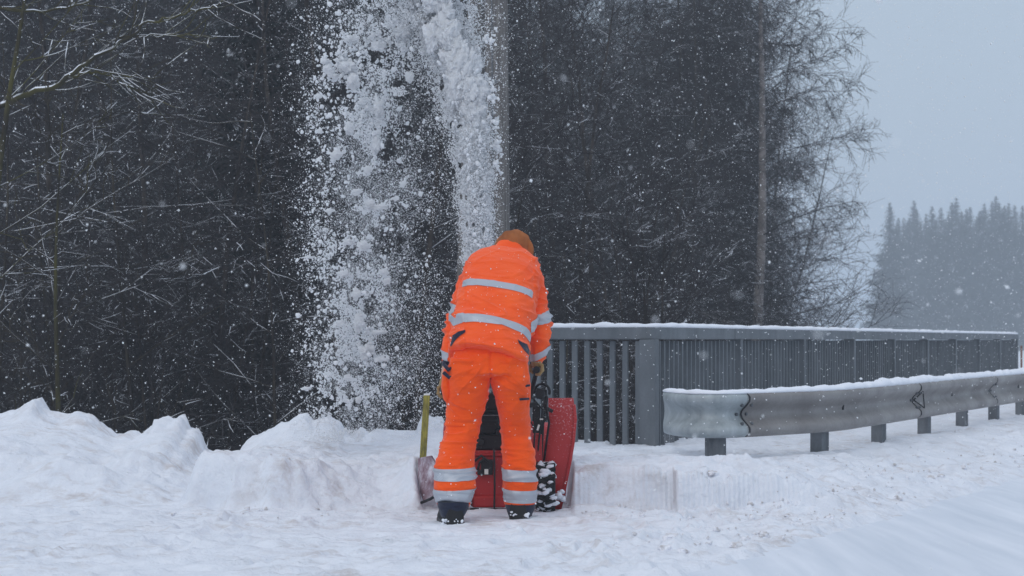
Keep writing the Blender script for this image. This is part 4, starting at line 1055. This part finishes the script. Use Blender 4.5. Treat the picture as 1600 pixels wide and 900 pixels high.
# navy pocket flaps low on the back
def patch(pix, Y, mt, name, parent, th=.006, src=None):
    bm = bmesh.new(); bm.from_mesh(src); from mathutils.bvhtree import BVHTree
    bv = BVHTree.FromBMesh(bm); bm.free(); V = []
    cam_ = Vector((0, 0, 1))
    from mathutils.geometry import tessellate_polygon
    # dense outline fill
    poly = [Vector((a, b, 0)) for a, b in pix]
    b2 = bmesh.new(); vs = [b2.verts.new(p) for p in poly]; f = b2.faces.new(vs)
    bmesh.ops.triangulate(b2, faces=b2.faces[:])
    for _ in range(3): bmesh.ops.subdivide_edges(b2, edges=b2.edges[:], cuts=1, use_grid_fill=True)
    ok = True
    for v in b2.verts:
        d_ = (Vector(P(v.co.x, v.co.y, 9.5)) - cam_).normalized(); hit = bv.ray_cast(cam_, d_)
        v.co = (hit[0] if hit[0] and abs(hit[0].y - Y) < .25 else Vector(P(v.co.x, v.co.y, Y))) - d_ * th
    b2.normal_update()
    g_ = bmesh.ops.extrude_face_region(b2, geom=b2.faces[:])
    for v in [x for x in g_['geom'] if isinstance(x, bmesh.types.BMVert)]: v.co += (v.co - cam_).normalized() * (th + .004)
    bmesh.ops.recalc_face_normals(b2, faces=b2.faces[:])
    me = bpy.data.meshes.new(name); b2.to_mesh(me); b2.free(); return finish(me, name, mt, parent)
patch([(703, 541), (707, 524), (716, 518), (727, 515), (727, 519), (718, 525), (711, 532), (705, 541)], 9.42, m_navy, 'pocket_flap', jk, src=src_j)
patch([(809, 530), (815, 534), (824, 538), (828, 548), (826, 555), (820, 548), (811, 536)], 9.42, m_navy, 'pocket_flap', jk, src=src_j)
patch([(708, 563), (739, 564), (739, 566), (708, 565)], 9.25, m_orange2, 'back_pocket', trs, th=.004, src=src_t)
patch([(781, 564), (812, 566), (812, 568), (781, 566)], 9.25, m_orange2, 'back_pocket', trs, th=.004, src=src_t)
# cargo pockets hanging at the outer thighs
cp = MB(); 
limb(cp, [(701, 572, 9.36, 5, .05), (699, 585, 9.36, 8, .06), (698, 605, 9.37, 9, .065), (700, 622, 9.38, 7.5, .06), (703, 632, 9.38, 3, .03)], 14); cp.build('cargo_pocket', m_orange2, trs, smooth=True)
cp = MB(); limb(cp, [(822, 588, 9.38, 5, .05), (823, 602, 9.40, 6.5, .06), (823, 625, 9.41, 6, .06), (821, 640, 9.42, 5, .04), (818, 648, 9.43, 2, .03)], 14); cp.build('cargo_pocket', m_orange2, trs, smooth=True)
MB().tube([P(694, 570, 9.30), P(701, 578, 9.28), P(706, 574, 9.28)], [.010, .012, .006], 8).tube([P(693, 582, 9.3), P(702, 590, 9.29), P(714, 586, 9.27)], [.011, .010, .004], 8).build('strap', m_navy, trs, smooth=True)
for (xa, ya, xb, yb) in ((816, 604, 828, 602), (812, 624, 827, 623)):
    MB().tube([P(xa, ya, 9.30), P(xb, yb, 9.31)], [.0065, .0065], 8).build('strap', m_navy, trs, smooth=True)
rs = np.random.default_rng(21)
for src_, par_, nn in ((src_j, jk, 150), (src_t, trs, 60)):
    vv = [v for v in src_.vertices if v.normal.z > .15 and v.normal.y < .4] if par_ is jk else [v for v in src_.vertices if v.normal.y < -.2]
    pk = rs.choice(len(vv), nn); pos = np.array([(vv[i].co + vv[i].normal * .003)[:] for i in pk])
    V, F_ = scatter(pos, .0008 + rs.gamma(1.4, .0006, nn), rs, 'i', .15); tag(np_mesh('stuck_snow', V, F_, m_snow, par_), kind='stuff')
# --- navy gaiters under the hems, boots
for cx, cy_, Y, toe in ((708, 786, 9.22, -.25), (813, 787, 9.47, .12)):
    gm_ = MB(); k = 1 if cx < 750 else .95
    limb(gm_, [(cx, cy_ - 3, Y, 25 * k, .085), (cx, cy_ + 6, Y, 24.5 * k, .085), (cx - 1, cy_ + 14, Y, 21 * k, .078), (cx - 1.5, cy_ + 22, Y, 17 * k, .07)], 20)
    gm_.build('gaiter', m_navy, trs, smooth='auto')
    b0 = P(cx - 1, 800, Y); gz0 = Hs(b0[0], Y)
    rings = []
    for s, hw, zt in ((-.085, .030, .05), (-.078, .045, .085), (-.03, .052, .12), (.04, .050, .11), (.10, .050, .075), (.16, .050, .06), (.205, .038, .05), (.22, .02, .04)):
        cxx = b0[0] + math.sin(toe) * s; cyy = Y + math.cos(toe) * s
        rings.append([(cxx + hw * q * math.cos(toe), cyy - hw * q * math.sin(toe), gz0 + .012 + zt * zq) for q, zq in ((-1, 0), (-1.02, .35), (-.85, .8), (-.4, 1), (.4, 1), (.85, .8), (1.02, .35), (1, 0))])
    bt = MB().loft(rings).build('boot', m_rubber, pr, smooth='auto')
    sl = MB(); sr = []
    for s, hw in ((-.092, .028), (-.08, .049), (-.03, .054), (.1, .053), (.17, .052), (.215, .04), (.232, .02)):
        cxx = b0[0] + math.sin(toe) * s; cyy = Y + math.cos(toe) * s
        sr.append([(cxx + hw * q * math.cos(toe), cyy - hw * q * math.sin(toe), gz0 + z_) for q, z_ in ((-1, -.012), (1, -.012), (1, .018), (-1, .018))])
    sl.loft(sr).build('sole', m_black, bt, bevel=.003)
    rs = np.random.default_rng(int(cx)); pos = np.stack([b0[0] + rs.uniform(-.055, .055, 26), Y - .085 + rs.uniform(-.012, .03, 26), gz0 + rs.uniform(0, .035, 26)], 1)
    V, F_ = scatter(pos, rs.uniform(.004, .012, 26), rs, 'i', .12); np_mesh('stuck_snow', V, F_, m_snow, bt, smooth=True)
# --- body under the clothes: one continuous mesh with head, neck, trunk, limbs
bdm = MB()
HC = P(804, 396, 10.04)
limb(bdm, [(763, 575, 9.40, 46, .12), (768, 530, 9.47, 45, .12), (776, 480, 9.61, 46, .12), (784, 440, 9.78, 48, .12), (790, 420, 9.86, 42, .1), (796, 402, 9.93, 18, .06), (800, 393, 9.96, 15, .056), (803, 386, 10.0, 14, .055)], 24)
for L_ in ([(733, 575, 9.38, 22, .09), (725, 650, 9.41, 19, .08), (718, 690, 9.39, 15, .065), (711, 740, 9.3, 15, .062), (709, 785, 9.23, 11, .045), (709, 806, 9.24, 11, .05)],
           [(795, 575, 9.39, 22, .09), (804, 650, 9.48, 18, .08), (808, 690, 9.5, 15, .065), (812, 740, 9.48, 15, .062), (813, 785, 9.47, 11, .045), (813, 800, 9.48, 11, .05)],
           [(745, 432, 9.84, 15, .055), (722, 470, 9.77, 13, .048), (711, 515, 9.69, 11, .042), (701, 560, 9.6, 8.5, .032), (696, 590, 9.57, 8, .026)],
           [(828, 440, 9.84, 15, .055), (842, 480, 9.75, 12, .048), (846, 520, 9.68, 11, .042), (839, 562, 9.65, 8, .03), (837, 574, 9.63, 8, .024)]):
    limb(bdm, L_, 16)
# head: ovoid looking down and away, a little to the right
hd = bmesh.new(); bmesh.ops.create_uvsphere(hd, u_segments=28, v_segments=20, radius=1)
Mh = Matrix.Translation(Vector(HC)) @ Matrix.Rotation(R(-12), 4, 'Z') @ Matrix.Rotation(R(-38), 4, 'X') @ Matrix.Rotation(R(10), 4, 'Y')
for v in hd.verts:
    x, y, z = v.co
    k = 1 - .18 * max(0, -z)                       # narrower jaw
    q = Vector((x * .074 * k, y * .092, z * .112))
    if y > .5: q.y += .018 * math.exp(-((x / .18) ** 2 + ((z + .1) / .16) ** 2)); q.y -= .006 * (math.exp(-(((abs(x) - .35) / .15) ** 2 + ((z - .12) / .1) ** 2)))
    if y > .4: q.y += .005 * math.exp(-((x / .3) ** 2 + ((z + .45) / .06) ** 2)) + .008 * math.exp(-((x / .25) ** 2 + ((z + .8) / .15) ** 2))
    v.co = Mh @ q
hd.verts.index_update(); bdm.add([v.co[:] for v in hd.verts], [[v.index for v in f.verts] for f in hd.faces]); hd.free()
for s in (-1, 1):
    e_ = [Mh @ Vector((s * .074, -.01 + .022 * math.cos(a), -.005 + .03 * math.sin(a))) for a in np.linspace(0, 5.6, 8)]
    bdm.tube([tuple(x) for x in e_], [.006] * 8, 6)
bme = remesh(bdm, .007, 3); finish(bme, 'body', m_skin, pr)
# gloves: palm, four curled fingers and a thumb each, closed round the grips
def glove(Hd, side, wrist):
    m = MB(); Hd = np.array(Hd); wr = np.array(wrist)
    # grip axis runs along Y; palm on the top, fingers curl down round the outer side
    top = Hd + np.array([0, 0, .034])
    m.loft([ring_pts(wr, np.array([1., 0, 0]), np.array([0, 1., 0]), .026, .024, 12), ring_pts(wr * .55 + top * .45 + [0, 0, .012], np.array([1., 0, 0]), np.array([0, 1., .2]), .030, .030, 12),
            ring_pts(top + [0, 0, .004], np.array([1., 0, 0]), np.array([0, 1., 0]), .030, .043, 12), ring_pts(Hd + np.array([0, 0, .014]), np.array([1., 0, 0]), np.array([0, 1., 0]), .024, .042, 12)])
    for k, (yo, ln) in enumerate(((.036, .9), (.012, 1.0), (-.012, .95), (-.035, .8))):
        b = Hd + np.array([0, yo, 0]); r = .011
        pts_ = [b + np.array([side * .012, 0, .036]), b + np.array([side * .032, 0, .022]), b + np.array([side * .036 * ln, 0, -.008]), b + np.array([side * .020, 0, -.030 * ln]), b + np.array([-side * .006, 0, -.030 * ln])]
        m.tube(pts_, [r, r * 1.05, r, r * .95, r * .7], 10)
    b = Hd + np.array([0, .03, 0])
    m.tube([b + np.array([-side * .012, -.02, .034]), b + np.array([-side * .032, -.005, .018]), b + np.array([-side * .032, .012, -.008]), b + np.array([-side * .014, .018, -.024])], [.014, .013, .012, .009], 10)
    me = remesh(m, .0035, 2); return finish(me, 'glove', m_glove, pr)
glove(HR, 1, P(836.5, 566, 9.645)); 
glove(HL, -1, P(697, 590, 9.575))
MB().tube([P(699.5, 572, 9.588), P(697.5, 586, 9.578), P(697, 592, 9.575)], [.031, .029, .029], 14).build('glove_cuff', m_glove, pr, smooth=True)
# beanie
bn = bmesh.new(); bmesh.ops.create_uvsphere(bn, u_segments=40, v_segments=28, radius=1)
kill = [v for v in bn.verts if v.co.z < -.35]; bmesh.ops.delete(bn, geom=kill, context='VERTS')
Mb = Matrix.Translation(Vector(P(802, 388, 9.98))) @ Matrix.Rotation(R(20), 4, 'Y') @ Matrix.Rotation(R(-26), 4, 'X')
for v in bn.verts:
    x, y, z = v.co
    q = Vector((x * .108, y * .122, z * .108))
    q *= 1 + .09 * NZ(Vector((x * 2.2, y * 2.2, z * 2.2))) + .02 * NZ(Vector((x * 6, y * 6, z * 6)))
    v.co = Mb @ q
me = bpy.data.meshes.new('beanie'); bn.to_mesh(me); bn.free(); be = finish(me, 'beanie', m_knit, pr)
sm = be.modifiers.new('s', 'SOLIDIFY'); sm.thickness = .006
# slouching fold on the right
fr = []
for a in np.linspace(-1.0, 1.5, 12):
    fr.append(np.array(P(812, 391, 9.92)) + np.array([.060 * math.cos(a), 0, .078 * math.sin(a)]))
MB().tube(fr, [.006, .014, .019, .021, .022, .022, .021, .019, .017, .014, .010, .005], 12).build('fold', m_knit, be, smooth=True)
rr_ = [ring_pts(np.array(Mb @ Vector((0, 0, z))), np.array((Mb.to_3x3() @ Vector((1, 0, 0)))[:]), np.array((Mb.to_3x3() @ Vector((0, 1, 0)))[:]), r1, r2, 32, 2) for z, r1, r2 in ((-.052, .101, .106), (-.047, .108, .114), (-.02, .112, .118), (-.008, .110, .116), (-.004, .103, .109))]
MB().loft(rr_, cap=False).build('brim', m_knit, be, smooth=True)

# ------------------------------------------------------------------ flying snow
rs = np.random.default_rng(12)
def to_world(px, py, Y): return np.stack([(px - 800) / FPX * Y, Y, 1 - (py - HOR) / FPX * Y], 1)
POS = []; SIZ = []
# (1) the rising jet, thrown up from the chute
def jet(n, wmul, smin, smax, top=-140):
    py = rs.uniform(top, 425, n); k = (425 - py) / 425
    cen = np.interp(py, [-140, 0, 60, 100, 200, 300, 400, 430], [655, 682, 703, 716, 735, 744, 748, 752]); wd = np.interp(py, [-140, 0, 60, 100, 200, 300, 400, 430], [62, 42, 36, 33, 24, 18, 15, 8])
    px = cen + wd * wmul * rs.normal(0, .62, n) ; px += 8 * vn(py / 24, py * 0, 3)
    keep = (vn(px / 13, py / 22, 4) + .5 * vn(px / 5, py / 9, 5) > -.78 + .3 * (py < 40))
    Y = 10.75 + rs.normal(0, .07, n) + .25 * k
    return to_world(px, py, Y)[keep], rs.uniform(smin, smax, n)[keep]
a, b = jet(80000, 1.05, .002, .0062); POS.append(a); SIZ.append(b)
a, b = jet(900, .8, .009, .016); J2 = (a, b)
a, b = jet(16000, 1.9, .001, .0032); POS.append(a); SIZ.append(b)
# lumps leaving the right edge
for cx, cy0 in ((772, 190), (777, 232), (765, 60), (768, 150), (774, 262)):
    n = 26; POS.append(to_world(cx + rs.normal(0, 5, n), cy0 + rs.normal(0, 8, n), 10.8 + rs.normal(0, .03, n))); SIZ.append(rs.uniform(.006, .017, n))
# (2) the curtain falling on the left
def curtain(n, cx, wd, thr, y0=-150, y1=690, seed=8):
    py = rs.uniform(y0, y1, n); c = np.interp(py, [y0, 0, 200, 400, 600, 690], [cx + 45, cx + 40, cx + 5, cx, cx - 5, cx]); w_ = np.interp(py, [y0, 0, 300, 690], [wd * 1.35, wd * 1.25, wd, wd * .95])
    px = c + w_ * rs.normal(0, .5, n); f = vn(px / 34, py / 48, seed) + .7 * vn(px / 13, py / 17, seed + 1) + .5 * vn(px / 6, py / 8, seed + 2)
    keep = f > thr; return px[keep], py[keep]
def cY(px, py): return 11.2 + .25 * (1 - (py / 700)) * 0 + rs.normal(0, .16, len(px))
px, py = curtain(60000, 550, 66, .22); POS.append(to_world(px, py, cY(px, py))); SIZ.append(rs.gamma(2.2, .0011, len(px)) + .0012)
px, py = curtain(60000, 585, 105, -.35, seed=31); POS.append(to_world(px, py, cY(px, py))); SIZ.append(rs.gamma(2., .0006, len(px)) + .0009)
px, py = curtain(9000, 655, 70, -.2, -150, 670, seed=51); POS.append(to_world(px, py, cY(px, py))); SIZ.append(rs.gamma(2., .0009, len(px)) + .0012)
# sparse left fringe
n = 420; px = 500 + rs.normal(0, 18, n); py = rs.uniform(-50, 660, n); POS.append(to_world(px, py, cY(px, py))); SIZ.append(rs.gamma(2.5, .0013, n) + .002)
# top dense cloud where jet turns over
n = 34000; px = rs.normal(640, 55, n); py = rs.uniform(-160, 150, n); f = vn(px / 28, py / 28, 61) + .6 * vn(px / 10, py / 10, 62) - (py - 20) / 150; k_ = f > -.1
POS.append(to_world(px[k_], py[k_], 11.0 + rs.normal(0, .14, k_.sum()))); SIZ.append(rs.gamma(2.4, .0010, k_.sum()) + .0011)
# fine powder drifting with it
for n, cx, wd, thr, sd_ in ((90000, 565, 95, -.1, 91), (50000, 560, 55, .25, 95)):
    px, py = curtain(n, cx, wd, thr, seed=sd_); POS.append(to_world(px, py, 11.25 + rs.normal(0, .22, len(px)))); SIZ.append(rs.uniform(.0007, .0018, len(px)))
a, b = jet(40000, 1.3, .0008, .002); POS.append(a); SIZ.append(b)
def blob(c, r, seed, flat=(1, .5, 1)):
    bm = bmesh.new(); bmesh.ops.create_icosphere(bm, subdivisions=5, radius=1); V = []
    for v in bm.verts:
        d_ = v.co.normalized(); o_ = Vector((seed * 3.7, seed * 1.3, seed)); nn = NZ(d_ * 1.3 + o_) * .7 + NZ(d_ * 3.2 + o_) * .4 + NZ(d_ * 9 + o_) * .3 + NZ(d_ * 22 + o_) * .22
        V.append([c[i] + d_[i] * r[i] * max(.15, 1 + nn) * flat[i] for i in range(3)])
    F_ = [[v.index for v in f.verts] for f in bm.faces]; bm.free(); return np.array(V), np.array(F_)
BV_, BF_ = [], []; nb_ = 0
def addblob(V, F_):
    global nb_
    BV_.append(V); BF_.append(F_ + nb_); nb_ += len(V)
rb_ = np.random.default_rng(4)
for i in range(64):                                       # packed core of the jet
    py_c = 415 - i * 8.6 + rb_.normal(0, 4); cen = np.interp(py_c, [-140, 0, 60, 100, 200, 300, 400, 430], [655, 684, 705, 718, 738, 747, 751, 754]); wd = np.interp(py_c, [-140, 0, 60, 100, 200, 300, 400], [30, 26, 24, 23, 18, 14, 11])
    sx = wd * rb_.uniform(.5, .95) * (3.9e-3 if py_c > 90 else 2.9e-3); addblob(*blob(P(cen + rb_.normal(0, wd * .35), py_c, 10.8), (sx, sx, sx * rb_.uniform(.9, 1.7)), i + .5))
for i, (cx, cy_b, dx, dy) in enumerate(((543, 104, 12, 10), (552, 128, 10, 12), (592, 168, 8, 14), (588, 225, 7, 13), (525, 243, 9, 8), (593, 324, 14, 4), (578, 318, 9, 6), (567, 384, 8, 8), (560, 505, 8, 14), (590, 519, 14, 4), (569, 552, 10, 10), (596, 562, 12, 4),
        (576, 543, 9, 5), (536, 428, 9, 5), (513, 108, 8, 7), (506, 96, 6, 4), (520, 118, 7, 4), (630, 287, 5, 4), (482, 402, 7, 2.5), (478, 607, 7, 2.5), (600, 425, 7, 5), (545, 378, 8, 5), (548, 60, 9, 6), (590, 72, 11, 8), (630, 50, 14, 10), (660, 30, 16, 12), (556, 300, 8, 6),
        (604, 440, 6, 6), (532, 505, 6, 4), (556, 460, 7, 9), (515, 330, 6, 5), (640, 120, 8, 8), (498, 150, 5, 4), (500, 205, 5, 4), (776, 190, 4, 7), (779, 234, 6, 4), (618, 310, 5, 4), (545, 200, 8, 10), (575, 265, 7, 6), (543, 590, 6, 5), (560, 625, 5, 6))):
    addblob(*blob(P(cx, cy_b, 11.0), (dx * 3.5e-3, min(dx, dy) * 3.2e-3, dy * 3.5e-3), 80 + i * 1.7, (1, .8, 1)))
VB, FB = np.concatenate(BV_), np.concatenate(BF_)
V1, F1 = scatter(np.concatenate(POS), np.concatenate(SIZ), rs, 'o', .15, (1, 1, 1.12))
# clumps
cpz = []; csz = []
def lumps(n, cx, wd, y0, y1, s0, s1):
    px = cx + wd * rs.normal(0, .5, n); py = rs.uniform(y0, y1, n); cpz.append(to_world(px, py, 11.15 + rs.normal(0, .14, n))); csz.append(rs.uniform(s0, s1, n) ** 1)
lumps(480, 548, 72, -100, 660, .004, .010); lumps(110, 565, 70, -100, 640, .009, .017); lumps(180, 505, 34, 30, 600, .005, .013); lumps(40, 660, 50, 0, 500, .006, .014)
# big ragged slabs: families of lumps along a short line
for cx, cy0, dx, dy, n, s in ((540, 105, 24, 22, 46, .022), (560, 150, 20, 30, 30, .02), (592, 172, 12, 26, 30, .021), (587, 225, 10, 20, 26, .019), (525, 242, 12, 12, 14, .018), (585, 322, 34, 10, 34, .017), (572, 385, 12, 12, 14, .018),
                           (563, 500, 10, 26, 30, .019), (585, 518, 24, 6, 18, .014), (575, 548, 13, 18, 28, .02), (595, 560, 18, 6, 14, .014), (540, 430, 20, 14, 20, .018), (600, 425, 10, 10, 9, .018), (515, 110, 14, 14, 14, .018), (508, 95, 10, 6, 10, .016), (520, 118, 14, 8, 10, .017),
                           (630, 286, 6, 6, 5, .016), (482, 402, 8, 3, 5, .014), (478, 607, 9, 3, 6, .013), (630, 60, 22, 18, 40, .02), (660, 40, 24, 24, 60, .021), (705, 110, 18, 30, 60, .022), (740, 240, 12, 40, 70, .02), (690, 50, 24, 22, 50, .022), (748, 330, 8, 40, 60, .018), (590, 60, 24, 18, 40, .018), (545, 375, 14, 10, 14, .017), (548, 60, 20, 14, 24, .018)):
    t_ = rs.normal(0, .45, (n, 2)); n *= 6; t_ = rs.normal(0, .42, (n, 2)); t_[:, 1] += .5 * np.sin(t_[:, 0] * 5 + cx); cpz.append(to_world(cx + t_[:, 0] * dx * 1.2, cy0 + t_[:, 1] * dy * 1.2 - t_[:, 0] * dx * .25, 11.05 + rs.normal(0, .02, n))); csz.append(rs.uniform(.16, .5, n) * s)
cpz.append(J2[0]); csz.append(J2[1])
V2, F2_ = scatter(np.concatenate(cpz), np.concatenate(csz), rs, 'i', .14, (1.05, 1, 1.1))
pl = np_mesh('flying_snow', np.concatenate([V1, V2, VB]), np.concatenate([F1, F2_ + len(V1), FB + len(V1) + len(V2)]), m_flake, origin=(-.16, 10.6, 1.2))
tag(pl, 'plume of white snow thrown up by the blower and raining down to the left of the worker', 'snow', kind='stuff')
# ------------------------------------------------------------------ falling snow everywhere
n = 60000
Y = 2.2 + (26 - 2.2) * rs.uniform(0, 1, n) ** (1 / 2.6)
X = Y * rs.uniform(-.42, .42, n); Z = 1 + Y * rs.uniform(-.17, .25, n)
k_ = (Z > .05 - (Y > 13) * 2); X, Y, Z = X[k_], Y[k_], Z[k_]
sz = .0012 + rs.gamma(1.8, .0007, len(X)) + .00006 * Y
n = 70; Y2 = rs.uniform(1.3, 3.0, n); X2 = Y2 * rs.uniform(-.4, .4, n); Z2 = 1 + Y2 * rs.uniform(-.14, .24, n)
V, F_ = scatter(np.stack([np.r_[X, X2], np.r_[Y, Y2], np.r_[Z, Z2]], 1), np.r_[sz, rs.uniform(.0015, .003, n)], rs, 'o', .2)
tag(np_mesh('falling_snow', V, F_, m_flake), 'fine snowflakes falling through the whole air', 'snow', kind='stuff')

# ------------------------------------------------------------------ haze
HZ = .0026
hm = bpy.data.materials.new('haze'); hm.use_nodes = True; hn = hm.node_tree; hn.nodes.clear()
pv = hn.nodes.new('ShaderNodeVolumePrincipled'); pv.inputs['Density'].default_value = HZ; pv.inputs['Color'].default_value = (.80, .88, .96, 1); pv.inputs['Anisotropy'].default_value = .2
ho = hn.nodes.new('ShaderNodeOutputMaterial'); hn.links.new(pv.outputs[0], ho.inputs['Volume'])
x0, x1, y0, y1, z0, z1 = -3300, 3300, -300, 5300, -6, 42
hz = MB().box(((x0 + x1) / 2, (y0 + y1) / 2, (z0 + z1) / 2), (x1 - x0, y1 - y0, z1 - z0)).build('haze', hm)
tag(hz, 'pale snowy haze filling the air', 'haze', kind='stuff')
